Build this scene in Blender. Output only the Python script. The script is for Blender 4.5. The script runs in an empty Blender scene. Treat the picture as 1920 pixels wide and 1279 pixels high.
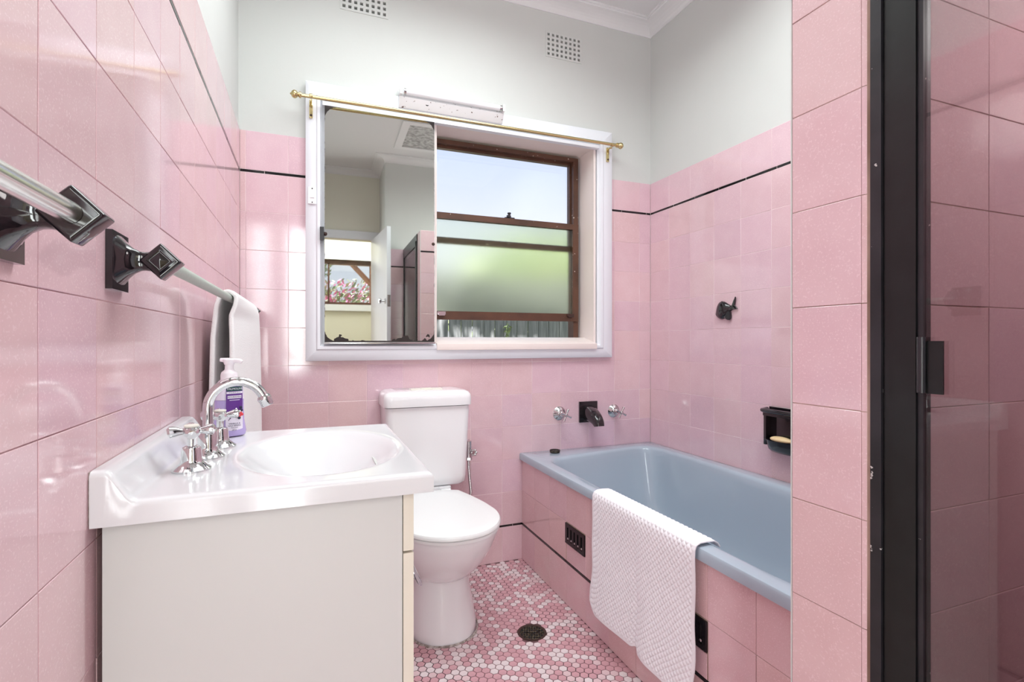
import bpy, bmesh, math, random
from mathutils import Vector, Matrix
C = bpy.context.scene.collection
PI = math.pi
random.seed(7)

# ------------------------------------------------------------------ camera, sky, sun, lamps, exposure
cam_d = bpy.data.cameras.new('camera'); cam = bpy.data.objects.new('camera', cam_d); C.objects.link(cam)
cam.location = (0, 0, 1.04); cam.rotation_euler = (PI/2, 0, -math.radians(21.5))
cam_d.sensor_width = 36; cam_d.lens = 965/1920*36; cam_d.clip_start = .02
bpy.context.scene.camera = cam
wd = bpy.data.worlds.new('sky'); bpy.context.scene.world = wd; wd.use_nodes = True
wn = wd.node_tree; wn.nodes.clear()
wo = wn.nodes.new('ShaderNodeOutputWorld'); wb = wn.nodes.new('ShaderNodeBackground'); wb.inputs[1].default_value = 1.0
wt = wn.nodes.new('ShaderNodeTexCoord'); wx = wn.nodes.new('ShaderNodeSeparateXYZ'); wr = wn.nodes.new('ShaderNodeValToRGB')
wn.links.new(wt.outputs['Generated'], wx.inputs[0]); wn.links.new(wx.outputs[2], wr.inputs[0]); wn.links.new(wr.outputs[0], wb.inputs[0]); wn.links.new(wb.outputs[0], wo.inputs[0])
SKY = .76                                    # hazy summer sky: near white at the horizon, bluer overhead
e_ = wr.color_ramp.elements; e_[0].position = 0.0; e_[0].color = (.95*SKY, .97*SKY, 1.04*SKY, 1); e_[1].position = 1.0; e_[1].color = (.28*SKY, .42*SKY, .80*SKY, 1)
e2 = e_.new(.22); e2.color = (.84*SKY, .88*SKY, 1.08*SKY, 1); e3 = e_.new(.40); e3.color = (.58*SKY, .70*SKY, 1.02*SKY, 1)
def lamp(name, kind, loc, energy, col=(1, 1, 1), aim=None, size=None, sy=None):
    d = bpy.data.lights.new(name, kind); d.energy = energy; d.color = col
    o = bpy.data.objects.new(name, d); C.objects.link(o); o.location = loc
    if aim: o.rotation_euler = (Vector(aim)-Vector(loc)).to_track_quat('-Z', 'Y').to_euler()
    if size:
        if kind == 'AREA': d.shape = 'RECTANGLE'; d.size = size; d.size_y = sy or size
        elif kind == 'SUN': d.angle = size
        else: d.shadow_soft_size = size
    return o
lamp('sun', 'SUN', (0, 0, 8), 24.0, (1, .96, .90), aim=(.5, .9, 5.0), size=math.radians(.55))
lamp('ceiling_fill', 'AREA', (.42, 1.42, 2.67), 11.5, (.93, 1, 1), aim=(.42, 1.42, 0), size=1.1, sy=.9).data.spread = math.radians(158)  # added overhead fill; the ceiling has no fitting here
lamp('bath_fill', 'AREA', (1.08, .95, 2.66), 8, (.93, 1, 1), aim=(.95, .9, .5), size=.5, sy=.5).data.spread = math.radians(160)  # invented fill above the bath, outside the view and the mirror
lamp('doorway_fill', 'AREA', (-.10, -.70, 1.15), 6.5, (.93, 1, 1), aim=(.22, .5, 1.12), size=.16, sy=1.9).data.spread = math.radians(150)  # added strip lamp standing in for hall daylight, hidden from the mirror
lamp('shower_fill', 'POINT', (1.25, .02, 1.74), 6, (.95, 1, .99), size=.1)  # made-up unseen fill that lifts the tiles behind the shower glass
lamp('hall_fill', 'AREA', (.2, -1.4, 2.62), 20, (1, .98, .95), aim=(.2, -1.35, 0), size=.8)  # fill added to brighten the hall; no such lamp is known
vs = bpy.context.scene.view_settings
vs.view_transform = 'Standard'; vs.look = 'None'; vs.gamma = 1; vs.use_curve_mapping = False; vs.exposure = .65
cy = bpy.context.scene.cycles
cy.max_bounces = 10; cy.diffuse_bounces = 5; cy.glossy_bounces = 5; cy.transmission_bounces = 8; cy.transparent_max_bounces = 10

# ------------------------------------------------------------------ materials
def L(r, g, b):
    f = lambda c: ((c/255+.055)/1.055)**2.4 if c > 10 else c/255/12.92
    return (f(r), f(g), f(b), 1)
MATS = {}
def nt(name):
    m = bpy.data.materials.new(name); m.use_nodes = True; t = m.node_tree; p = t.nodes['Principled BSDF']; MATS[name] = m
    return m, t, p
def mat(name, col, rough=.5, metal=0, bump=0, bscale=40, var=0, vscale=3, trans=0, ior=1.5, spec=.5, coat=0, col2=None, stretch=None, chips=None):
    m, t, p = nt(name)
    p.inputs['Base Color'].default_value = col; p.inputs['Roughness'].default_value = rough; p.inputs['Metallic'].default_value = metal
    p.inputs['Transmission Weight'].default_value = trans; p.inputs['IOR'].default_value = ior
    p.inputs['Specular IOR Level'].default_value = spec; p.inputs['Coat Weight'].default_value = coat
    tc = t.nodes.new('ShaderNodeTexCoord'); src = tc.outputs['Object']
    if stretch:
        mp = t.nodes.new('ShaderNodeMapping'); mp.inputs['Scale'].default_value = stretch; t.links.new(src, mp.inputs[0]); src = mp.outputs[0]
    if var or col2:
        n = t.nodes.new('ShaderNodeTexNoise'); n.inputs['Scale'].default_value = vscale; n.inputs['Detail'].default_value = 5
        t.links.new(src, n.inputs[0]); mx = t.nodes.new('ShaderNodeMix'); mx.data_type = 'RGBA'
        mr = t.nodes.new('ShaderNodeMapRange'); mr.inputs[1].default_value = .35; mr.inputs[2].default_value = .65
        t.links.new(n.outputs[0], mr.inputs[0]); t.links.new(mr.outputs[0], mx.inputs[0])
        mx.inputs[6].default_value = col
        mx.inputs[7].default_value = col2 if col2 else tuple(c*(1-var) for c in col[:3])+(1,)
        t.links.new(mx.outputs[2], p.inputs['Base Color'])
    if chips:
        n = t.nodes.new('ShaderNodeTexNoise'); n.inputs['Scale'].default_value = chips[1]; n.inputs['Detail'].default_value = 6; t.links.new(src, n.inputs[0])
        g_ = t.nodes.new('ShaderNodeMath'); g_.operation = 'GREATER_THAN'; g_.inputs[1].default_value = chips[2]; t.links.new(n.outputs[0], g_.inputs[0])
        m2 = t.nodes.new('ShaderNodeMix'); m2.data_type = 'RGBA'; t.links.new(g_.outputs[0], m2.inputs[0]); m2.inputs[6].default_value = col; m2.inputs[7].default_value = chips[0]
        if p.inputs['Base Color'].links: t.links.new(p.inputs['Base Color'].links[0].from_socket, m2.inputs[6])
        t.links.new(m2.outputs[2], p.inputs['Base Color'])
    if bump:
        n = t.nodes.new('ShaderNodeTexNoise'); n.inputs['Scale'].default_value = bscale; n.inputs['Detail'].default_value = 3
        b = t.nodes.new('ShaderNodeBump'); b.inputs['Strength'].default_value = bump; b.inputs['Distance'].default_value = .002
        t.links.new(src, n.inputs[0]); t.links.new(n.outputs[0], b.inputs['Height']); t.links.new(b.outputs[0], p.inputs['Normal'])
    return m
def tile_mat(name, base, speck, rough=.1, amount=.55):
    # glazed tile: colour of the piece from its own object colour, drifting glaze and fine pale flecks
    m, t, p = nt(name); N = t.nodes.new; K = t.links.new
    tc = N('ShaderNodeTexCoord'); oi = N('ShaderNodeObjectInfo')
    off = N('ShaderNodeVectorMath'); off.operation = 'MULTIPLY_ADD'; cm = N('ShaderNodeCombineXYZ')
    for i in range(3): K(oi.outputs['Random'], cm.inputs[i])
    K(cm.outputs[0], off.inputs[0]); off.inputs[1].default_value = (37, 53, 71); K(tc.outputs['Object'], off.inputs[2])
    mul = N('ShaderNodeMix'); mul.data_type = 'RGBA'; mul.blend_type = 'MULTIPLY'; mul.inputs[0].default_value = 1
    mul.inputs[6].default_value = base; K(oi.outputs['Color'], mul.inputs[7])
    no = N('ShaderNodeTexNoise'); no.inputs['Scale'].default_value = 14; no.inputs['Detail'].default_value = 4; K(off.outputs[0], no.inputs[0])
    mr = N('ShaderNodeMapRange'); mr.inputs[1].default_value = .3; mr.inputs[2].default_value = .7; mr.inputs[3].default_value = 0; mr.inputs[4].default_value = .22; K(no.outputs[0], mr.inputs[0])
    m1 = N('ShaderNodeMix'); m1.data_type = 'RGBA'; K(mr.outputs[0], m1.inputs[0]); K(mul.outputs[2], m1.inputs[6]); m1.inputs[7].default_value = speck
    vo = N('ShaderNodeTexNoise'); vo.inputs['Scale'].default_value = 330; vo.inputs['Detail'].default_value = 1.5; K(off.outputs[0], vo.inputs[0])
    r2 = N('ShaderNodeMapRange'); r2.inputs[1].default_value = .58; r2.inputs[2].default_value = .68; r2.inputs[4].default_value = amount; K(vo.outputs[0], r2.inputs[0])
    m2 = N('ShaderNodeMix'); m2.data_type = 'RGBA'; K(r2.outputs[0], m2.inputs[0]); K(m1.outputs[2], m2.inputs[6]); m2.inputs[7].default_value = speck
    K(m2.outputs[2], p.inputs['Base Color']); p.inputs['Roughness'].default_value = rough; p.inputs['IOR'].default_value = 1.68
    bn = N('ShaderNodeTexNoise'); bn.inputs['Scale'].default_value = 22; bn.inputs['Detail'].default_value = 1; K(off.outputs[0], bn.inputs[0])
    b = N('ShaderNodeBump'); b.inputs['Strength'].default_value = .06; b.inputs['Distance'].default_value = .002; K(bn.outputs[0], b.inputs['Height']); K(b.outputs[0], p.inputs['Normal'])
    return m
M_TILE = tile_mat('pink_glazed_tile', L(219, 185, 192), L(238, 212, 216))
M_GROUTD = mat('dirty_tile_grout', L(142, 118, 102), .9, col2=L(196, 172, 158), vscale=7)
M_GROUTL = mat('pale_tile_grout', L(246, 234, 234), .85, col2=L(214, 184, 186), vscale=5)
M_BLACKTILE = mat('black_glazed_tile', L(24, 22, 25), .1)
M_GROUT = mat('tile_grout', L(218, 186, 188), .85, col2=L(150, 112, 112), vscale=5)
M_WHITEWALL = mat('painted_plaster', L(210, 212, 209), .75, bump=.15, bscale=60, var=.04, vscale=2)
M_CEIL = mat('ceiling_paint', L(222, 222, 222), .7, bump=.1, bscale=80)
M_HALL = mat('hall_cream_paint', L(232, 230, 216), .7)
M_CORNICE = mat('cornice_paint', L(228, 228, 228), .6, bump=.12, bscale=50)
M_GLOSS = mat('gloss_white_paint', L(232, 234, 240), .3, bump=.08, bscale=90)
M_REVEAL = mat('peach_reveal_paint', L(238, 226, 221), .55, var=.04, vscale=6)
M_BROWN = mat('brown_sash_paint', L(94, 62, 46), .4, col2=L(74, 48, 36), vscale=9, chips=(L(214, 200, 192), 60, .70))
M_PORC = mat('white_porcelain', L(238, 238, 240), .12, coat=.3)
M_TOP = mat('vanity_top_gloss', L(222, 222, 225), .15, coat=.2)
M_CAB = mat('cabinet_laminate', L(208, 208, 206), .4)
M_DOORFR = mat('cabinet_door_cream', L(226, 220, 205), .4)
M_SEAT = mat('plastic_seat', L(234, 236, 236), .25)
M_BTN = mat('flush_button_plastic', L(235, 233, 222), .3)
M_BATH = mat('blue_bath_enamel', L(168, 182, 195), .14, coat=.3)
M_CHROME = mat('chrome', (.66, .67, .68, 1), .06, 1)
M_DCHROME = mat('dull_chrome', (.62, .62, .62, 1), .18, 1)
M_TAPCHR = mat('worn_chrome', (.60, .60, .60, 1), .12, 1)
M_BRASS = mat('brass', L(206, 188, 138), .22, 1)
M_BLACKCER = mat('black_ceramic', L(26, 22, 26), .08, coat=.5)
M_ROD = mat('steel_tube', (.78, .77, .74, 1), .2, 1)
M_GREEN = mat('pale_green_sleeve', L(176, 190, 180), .35, bump=.3, bscale=60)
M_FRAME = mat('black_anodised_frame', L(17, 19, 20), .3, col2=L(9, 10, 11), vscale=30)
M_FRAME2 = mat('charcoal_frame', L(42, 40, 45), .32, col2=L(30, 29, 33), vscale=20, chips=(L(190, 186, 184), 55, .70))
M_DARK = mat('black_and_hole_shade', L(14, 13, 14), .9)  # dark fittings, and painted shade in vent, slot and drain openings
M_TOWEL = mat('white_terry', L(250, 250, 250), .95, bump=.8, bscale=420)
M_MAT = mat('white_quilted_cotton', L(240, 238, 243), .9, bump=.3, bscale=500)
M_SOAP = mat('cream_soap', L(232, 206, 160), .45)
M_RUBBER = mat('black_rubber', L(20, 19, 18), .5)
M_BRONZE = mat('corroded_drain', L(104, 98, 78), .5, .5, col2=L(38, 26, 24), vscale=60)
M_CAULK = mat('dirty_caulk', L(120, 108, 100), .9, col2=L(200, 190, 186), vscale=80)
M_HEXW = mat('mosaic_white', L(228, 214, 216), .35, var=.1, vscale=25)
M_HEXP = mat('mosaic_pink', L(206, 158, 166), .35, var=.12, vscale=25)
M_HEXL = mat('mosaic_pale_pink', L(220, 192, 196), .35, var=.1, vscale=25)
M_FGROUT = mat('floor_grout', L(48, 30, 34), .9, col2=L(150, 108, 114), vscale=4)
M_FENCE = mat('weathered_paling', L(134, 136, 140), .8, col2=L(100, 104, 108), vscale=6, stretch=(8, 8, .6))
M_LEAF = mat('leaf_green', L(140, 154, 112), .6, col2=L(96, 116, 76), vscale=2)
M_LEAF2 = mat('leaf_bright', L(172, 178, 142), .6, col2=L(130, 142, 104), vscale=2)
M_FLOWER = mat('bougainvillea_pink', L(214, 120, 170), .6)
M_BARK = mat('bark', L(92, 72, 58), .9)
M_TIMBER = mat('oiled_timber', L(134, 74, 52), .6, col2=L(104, 56, 40), vscale=8)
M_EAVE = mat('tan_eave', L(226, 176, 132), .6)
M_GROUND = mat('ground', L(120, 124, 92), .95, var=.3)
M_HATCH = mat('speckled_hatch', L(206, 206, 204), .8, col2=L(150, 150, 148), vscale=30)
M_LTUBE = mat('fluorescent_tube_glass', L(244, 246, 250), .2)
M_LBODY = mat('chipped_white_enamel', L(236, 236, 238), .4, chips=(L(112, 92, 84), 70, .66))
M_WPLAST = mat('white_plastic', L(238, 238, 240), .3)
M_PUMP = mat('pump_plastic', L(246, 240, 246), .25)
M_LIQ = mat('lavender_soap', L(184, 168, 220), .15)
M_PURPLE = mat('purple_label', L(98, 50, 140), .4)
M_DGREEN = mat('dark_green_label', L(16, 70, 66), .4)
M_LABELW = mat('white_label', L(236, 230, 244), .4)
M_INK = mat('dark_ink', L(60, 48, 80), .5)
M_RED = mat('berry_red', L(226, 70, 80), .4)
M_YELL = mat('petal_yellow', L(236, 214, 90), .4)
M_BERRY = mat('dark_berry', L(38, 38, 66), .4)
M_SPOT = mat('rust_brown', L(60, 38, 32), .7)
M_CLEAR = None
def glassy(name, tint, gloss=.06, rough=0.0):
    m = bpy.data.materials.new(name); m.use_nodes = True; t = m.node_tree; t.nodes.clear(); N = t.nodes.new; K = t.links.new
    o = N('ShaderNodeOutputMaterial'); mx = N('ShaderNodeMixShader'); tr = N('ShaderNodeBsdfTransparent'); gl = N('ShaderNodeBsdfGlossy')
    fr = N('ShaderNodeFresnel'); fr.inputs[0].default_value = 1.5
    tr.inputs[0].default_value = tint; gl.inputs[0].default_value = (1, 1, 1, 1); gl.inputs['Roughness'].default_value = rough
    K(fr.outputs[0], mx.inputs[0]); K(tr.outputs[0], mx.inputs[1]); K(gl.outputs[0], mx.inputs[2]); K(mx.outputs[0], o.inputs[0])
    return m
M_WINGLASS = glassy('clear_window_glass', (.96, .97, .98, 1))
M_SHGLASS = glassy('shower_glass', (.70, .66, .66, 1), rough=.01)
M_CLEAR = glassy('clear_plastic', (.86, .84, .92, 1), rough=.05)
def frosted():
    m, t, p = nt('frosted_glass')
    p.inputs['Base Color'].default_value = L(240, 246, 226); p.inputs['Transmission Weight'].default_value = 1; p.inputs['Roughness'].default_value = .36; p.inputs['IOR'].default_value = 1.3
    return m
M_FROST = frosted()
def mirror_mat(x0, x1, z0, z1):
    # silvering with the worn black rim it has: rounded rusty corners, ragged foot
    m, t, p = nt('worn_mirror'); N = t.nodes.new; K = t.links.new
    tc = N('ShaderNodeTexCoord'); sp = N('ShaderNodeSeparateXYZ'); K(tc.outputs['Object'], sp.inputs[0])
    def ma(op, a, b=None, c=None):
        n = N('ShaderNodeMath'); n.operation = op
        for i, v in enumerate((a, b, c)):
            if v is None: continue
            if isinstance(v, (int, float)): n.inputs[i].default_value = v
            else: K(v, n.inputs[i])
        return n.outputs[0]
    cx, cz, hx, hz, r = (x0+x1)/2, (z0+z1)/2, (x1-x0)/2, (z1-z0)/2, .055
    qx = ma('MAXIMUM', ma('SUBTRACT', ma('ABSOLUTE', ma('SUBTRACT', sp.outputs[0], cx)), hx-r), 0)
    qz = ma('MAXIMUM', ma('SUBTRACT', ma('ABSOLUTE', ma('SUBTRACT', sp.outputs[2], cz)), hz-r), 0)
    d = ma('SUBTRACT', ma('SQRT', ma('ADD', ma('MULTIPLY', qx, qx), ma('MULTIPLY', qz, qz))), r)   # <0 inside
    no = N('ShaderNodeTexNoise'); no.inputs['Scale'].default_value = 60; no.inputs['Detail'].default_value = 4; K(tc.outputs['Object'], no.inputs[0])
    n2 = N('ShaderNodeTexNoise'); n2.inputs['Scale'].default_value = 16; n2.inputs['Detail'].default_value = 3; K(tc.outputs['Object'], n2.inputs[0])
    low = ma('MULTIPLY', ma('MAXIMUM', ma('SUBTRACT', n2.outputs[0], .5), 0), .12)
    foot = ma('ADD', ma('SUBTRACT', z0+.005, sp.outputs[2]), low)                                       # >0 in the eaten foot
    edge = ma('ADD', d, ma('MULTIPLY', ma('SUBTRACT', no.outputs[0], .50), .010))
    k = ma('GREATER_THAN', ma('MAXIMUM', edge, foot), 0)
    mx = N('ShaderNodeMix'); mx.data_type = 'RGBA'; K(k, mx.inputs[0]); mx.inputs[6].default_value = (.66, .69, .65, 1); mx.inputs[7].default_value = L(40, 30, 28)
    K(mx.outputs[2], p.inputs['Base Color']); K(ma('SUBTRACT', 1, k), p.inputs['Metallic']); K(ma('MULTIPLY_ADD', k, .6, .015), p.inputs['Roughness'])
    return m

# ------------------------------------------------------------------ mesh helpers
ORG = {}
def link(name, data, m, parent=None, kind=None):
    o = bpy.data.objects.new(name, data); C.objects.link(o)
    if m is not None and hasattr(data, 'materials') and not data.materials: data.materials.append(m)
    if parent is not None: o.parent = parent
    if kind: o['kind'] = kind
    return o
def tag(o, label=None, cat=None, group=None, kind=None):
    if label: o['label'] = label
    if cat: o['category'] = cat
    if group: o['group'] = group
    if kind: o['kind'] = kind
    return o
def thing(name, label, cat, loc=(0, 0, 0), group=None):
    o = bpy.data.objects.new(name, None); C.objects.link(o); o.location = loc; o.empty_display_size = .05
    ORG[o.name] = Vector(loc); return tag(o, label, cat, group)
def build(name, bm, m, parent=None, smooth=False, kind=None, bevel=0, segs=2, ang=35):
    """bm is in world coordinates; becomes ONE mesh object, local to its parent's origin"""
    if bevel:
        es = [e for e in bm.edges if e.is_manifold and len(e.link_faces) == 2 and e.calc_face_angle(0) > math.radians(ang)]
        if es: bmesh.ops.bevel(bm, geom=es, offset=bevel, segments=segs, profile=.6, affect='EDGES', clamp_overlap=True)
    org = ORG.get(parent.name, Vector()) if parent else Vector()
    if org.length: bmesh.ops.translate(bm, verts=bm.verts, vec=-org)
    me = bpy.data.meshes.new(name); bm.to_mesh(me); bm.free()
    if smooth or bevel:
        for f in me.polygons: f.use_smooth = True
        if hasattr(me, 'set_sharp_from_angle'): me.set_sharp_from_angle(angle=math.radians(40))
    o = link(name, me, m, parent, kind); ORG[o.name] = org
    return o
def NB(): return bmesh.new()
def box(bm, x0, x1, y0, y1, z0, z1, rot=None):
    v = [bm.verts.new((x, y, z)) for x in (x0, x1) for y in (y0, y1) for z in (z0, z1)]
    for f in ((0, 1, 3, 2), (4, 6, 7, 5), (0, 4, 5, 1), (2, 3, 7, 6), (0, 2, 6, 4), (1, 5, 7, 3)): bm.faces.new([v[i] for i in f])
    if rot: bmesh.ops.transform(bm, matrix=rot, verts=v)
    return bm
def bx(name, m, dims, parent=None, bevel=0, **k): return build(name, box(NB(), *dims), m, parent, bevel=bevel, **k)
def loft(bm, rings, cap0=True, cap1=True, closed=True):
    R = [[bm.verts.new(p) for p in r] for r in rings]; n = len(R[0])
    for a, b in zip(R, R[1:]):
        for i in range(n if closed else n-1):
            j = (i+1) % n
            try: bm.faces.new((a[i], a[j], b[j], b[i]))
            except ValueError: pass
    if closed and cap0: bm.faces.new(R[0][::-1])
    if closed and cap1: bm.faces.new(R[-1])
    return bm
def fixn(bm): bmesh.ops.recalc_face_normals(bm, faces=bm.faces); return bm
def frame_of(d):
    d = d.normalized(); u = d.orthogonal().normalized(); return u, d.cross(u)
def tube(bm, pts, r, n=14, caps=True):
    pts = [Vector(p) for p in pts]; rs = r if isinstance(r, (list, tuple)) else [r]*len(pts); rings = []; u = None
    for i, p in enumerate(pts):
        t = (pts[min(i+1, len(pts)-1)]-pts[max(i-1, 0)]).normalized()
        if u is None: u, w = frame_of(t)
        else: u = (u-t*u.dot(t)).normalized(); w = t.cross(u)
        rings.append([p+(u*math.cos(a)+w*math.sin(a))*rs[i] for a in (2*PI*k/n for k in range(n))])
    loft(bm, rings, caps, caps); return bm
def lathe(bm, prof, org, axis=(0, 0, 1), n=24, caps=True):
    """prof: (distance along axis, radius)"""
    a = Vector(axis).normalized(); u, w = frame_of(a); org = Vector(org)
    loft(bm, [[org+a*h+(u*math.cos(t)+w*math.sin(t))*max(r, 1e-5) for t in (2*PI*k/n for k in range(n))] for h, r in prof], caps, caps); return bm
def prism(bm, poly, f0, f1):
    """poly of 2D points; f0/f1 map (a,b)->3D for the two ends"""
    loft(bm, [[f0(*p) for p in poly], [f1(*p) for p in poly]]); return bm
def sphere(bm, c, r, sx=1, sy=1, sz=1, n=16):
    bmesh.ops.create_uvsphere(bm, u_segments=n, v_segments=n//2+2, radius=1, matrix=Matrix.Translation(c) @ Matrix.Diagonal((r*sx, r*sy, r*sz, 1))); return bm
def copy_tree(o, delta=None, label=None, parent=None):
    c = o.copy(); C.objects.link(c); ORG[c.name] = ORG.get(o.name, Vector())+(Vector(delta) if delta else Vector())
    if parent: c.parent = parent
    if delta: c.location = Vector(o.location)+Vector(delta)
    if label: c['label'] = label
    for ch in list(o.children): copy_tree(ch, None, None, c)
    return c

# ------------------------------------------------------------------ room dimensions (metres)
LW, RW, BW = -.254, 1.684, 2.272           # left wall, right wall, window wall (tile faces)
CEIL, TZ = 2.70, 1.872                     # ceiling, top of tiling
ZR = [.173+.1534*k for k in range(11)]     # horizontal joints
PX, PY0, PY1 = .729, .484, .612            # low tiled partition
SY = -.262                                 # shower end wall
J = .0006                                  # half joint

# ---- plain shells
def holed(name, m, axis, a0, a1, rect, holes, kind='structure', parent=None):
    """slab between a0..a1 along axis ('x' or 'y'); rect=(u0,u1,z0,z1); holes the same"""
    us = sorted({rect[0], rect[1], *[h[i] for h in holes for i in (0, 1)]}); zs = sorted({rect[2], rect[3], *[h[i] for h in holes for i in (2, 3)]})
    bm = NB()
    for u0, u1 in zip(us, us[1:]):
        for z0, z1 in zip(zs, zs[1:]):
            cu, cz = (u0+u1)/2, (z0+z1)/2
            if any(h[0] < cu < h[1] and h[2] < cz < h[3] for h in holes): continue
            if axis == 'y': box(bm, u0, u1, a0, a1, z0, z1)
            else: box(bm, a0, a1, u0, u1, z0, z1)
    bmesh.ops.remove_doubles(bm, verts=bm.verts, dist=1e-5)
    seen = {}
    for f in bm.faces: seen.setdefault(tuple(round(c, 4) for c in f.calc_center_median()), []).append(f)
    bmesh.ops.delete(bm, geom=[f for fs in seen.values() if len(fs) > 1 for f in fs], context='FACES')
    return build(name, fixn(bm), m, parent, kind=kind)
WO = (.53, 1.333, 1.03, 2.012); WH = (.512, 1.350, 1.0, 2.03)              # window opening
VENTS = [(.124, .315, 2.441, 2.561), (1.077, 1.268, 2.435, 2.552)]
S = .006
wall_back = holed('wall_back', M_WHITEWALL, 'y', BW+S, BW+.19, (LW-.1, RW+.1, 0, CEIL), [WH]+VENTS)
wall_left = holed('wall_left', M_WHITEWALL, 'x', LW-.1, LW-S, (-.86, BW+.19, 0, CEIL), [])
wall_right = holed('wall_right', M_WHITEWALL, 'x', RW+S, RW+.1, (-.86, BW+.19, 0, CEIL), [])
wall_part = holed('wall_partition', M_GROUTD, 'y', PY0+.0015, PY1-.0015, (PX+.0015, RW, 0, TZ-.008), [])
wall_shower = bx('wall_shower', M_WHITEWALL, (.565, RW+S, -.76, SY-S, 0, CEIL), kind='structure')
wall_front = holed('wall_front', M_HALL, 'y', -.86, -.76, (LW-.1, RW+.1, 0, CEIL), [(-.215, .49, 0, 2.03)])
hall_l = holed('wall_hall_left', M_HALL, 'x', -1.25, -1.15, (-2.0, -.86, 0, CEIL), [])
hall_r = holed('wall_hall_right', M_HALL, 'x', 1.784, 1.88, (-2.0, -.86, 0, CEIL), [])
hall_f = holed('wall_hall_front', M_HALL, 'y', -2.1, -2.0, (-1.25, 1.88, 0, CEIL), [(-.5, .62, 1.475, 2.01)])
bx('ceiling', M_CEIL, (-1.25, 1.88, -2.1, BW+.19, CEIL, CEIL+.1), kind='structure')
floor = bx('floor', M_FGROUT, (-1.25, 1.88, -.77, BW+.19, -.1, -.0012), kind='structure')
bx('floor_hall', mat('hall_lino', L(196, 176, 150), .5, var=.1), (-1.25, 1.88, -2.1, -.77, -.1, 0), kind='structure')
bx('wall_hall_end', M_HALL, (-1.25, LW-.1, -.86, -.76, 0, CEIL), kind='structure')

# ---- tiles: every piece an object of its own, meshes shared
TM = {}
def tile_mesh(poly, t=.0075, ch=.0008, m=M_TILE, key=None):
    key = (key, m.name, tuple((round(a, 4), round(b, 4)) for a, b in poly))
    if key in TM: return TM[key]
    n = len(poly); A = [Vector((a, b)) for a, b in poly]; ins = []
    for i in range(n):
        e1 = (A[i]-A[i-1]).normalized(); e2 = (A[(i+1) % n]-A[i]).normalized()
        n1 = Vector((-e1.y, e1.x)); n2 = Vector((-e2.y, e2.x)); bis = n1+n2
        ins.append(A[i]+bis*(ch/max(.2, bis.dot(n1))))
    vs_ = [(p.x, p.y, -t) for p in A]+[(p.x, p.y, -ch*.8) for p in A]+[(p.x, p.y, 0) for p in ins]
    fs = [tuple(range(2*n, 3*n))]+[(i+k*n, (i+1) % n+k*n, (i+1) % n+(k+1)*n, i+(k+1)*n) for k in (0, 1) for i in range(n)]
    me = bpy.data.meshes.new('tile'); me.from_pydata(vs_, [], fs); me.materials.append(m); TM[key] = me
    return me
def tint(warm=0.0, amp=1.0):
    h = random.uniform(-1, 1)*amp; v = 1+random.uniform(-.035, .03)*amp
    return (v*(1+.010*h+.01*warm), v*(1+.018*h-.01*warm), v*(1-.035*h-.05*warm), 1)
def place_tile(wall, poly, org, ua, va, m=M_TILE, name='tile', col=None, jit=1.0, key=None):
    """poly in wall coords (u,z); org/ua/va give the wall frame; outward normal = ua x va"""
    cu = sum(p[0] for p in poly)/len(poly); cv = sum(p[1] for p in poly)/len(poly)
    ua = Vector(ua); va = Vector(va); nn = ua.cross(va)
    me = tile_mesh([(a-cu, b-cv) for a, b in poly], m=m, key=key)
    o = link(name, me, None, wall)
    R = Matrix((ua, va, nn)).transposed().to_4x4()
    tiltm = Matrix.Rotation(random.gauss(0, .0016)*jit, 4, 'X') @ Matrix.Rotation(random.gauss(0, .0016)*jit, 4, 'Y')
    o.matrix_local = Matrix.Translation(Vector(org)+ua*cu+va*cv+nn*random.uniform(-.0002, .0002)*jit) @ R @ tiltm
    o.color = col or tint()
    return o
def ccw(poly):
    s = sum(poly[i-1][0]*poly[i][1]-poly[i][0]*poly[i-1][1] for i in range(len(poly)))
    return poly if s > 0 else poly[::-1]
def clip(rect, hole):
    """rect minus hole -> list of polygons"""
    a0, a1, b0, b1 = rect; h0, h1, k0, k1 = hole
    if h0 >= a1 or h1 <= a0 or k0 >= b1 or k1 <= b0: return [rect4(rect)]
    if h0 <= a0 and h1 >= a1 and k0 <= b0 and k1 >= b1: return []
    inx0, inx1, inz0, inz1 = h0 > a0, h1 < a1, k0 > b0, k1 < b1
    if inx0+inx1+inz0+inz1 == 1:
        if inx0: return [rect4((a0, h0-J, b0, b1))]
        if inx1: return [rect4((h1+J, a1, b0, b1))]
        if inz0: return [rect4((a0, a1, b0, k0-J))]
        return [rect4((a0, a1, k1+J, b1))]
    if inx0+inx1 == 1 and inz0+inz1 == 1:
        hx = h0 if inx0 else h1; hz = k0 if inz0 else k1; ox = a0 if inx0 else a1; oz = b0 if inz0 else b1; fx = a1 if inx0 else a0; fz = b1 if inz0 else b0
        return [ccw([(ox, oz), (fx, oz), (fx, hz), (hx, hz), (hx, fz), (ox, fz)])]
    out = []
    if inx0: out.append(rect4((a0, h0-J, b0, b1)))
    if inx1: out.append(rect4((h1+J, a1, b0, b1)))
    m0, m1 = max(a0, h0), min(a1, h1)
    if inz0: out.append(rect4((m0+J, m1-J, b0, k0-J)))
    if inz1: out.append(rect4((m0+J, m1-J, k1+J, b1)))
    return [p for p in out if abs(p[0][0]-p[2][0]) > .004 and abs(p[0][1]-p[2][1]) > .004]
def rect4(r): return [(r[0], r[2]), (r[1], r[2]), (r[1], r[3]), (r[0], r[3])]
ROWS = [(0.0, .162)]+[(ZR[k], ZR[k+1]) for k in range(10)]+[(1.7185, TZ)]
STRIPS = [(.162, .173), (1.707, 1.7185)]
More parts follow.
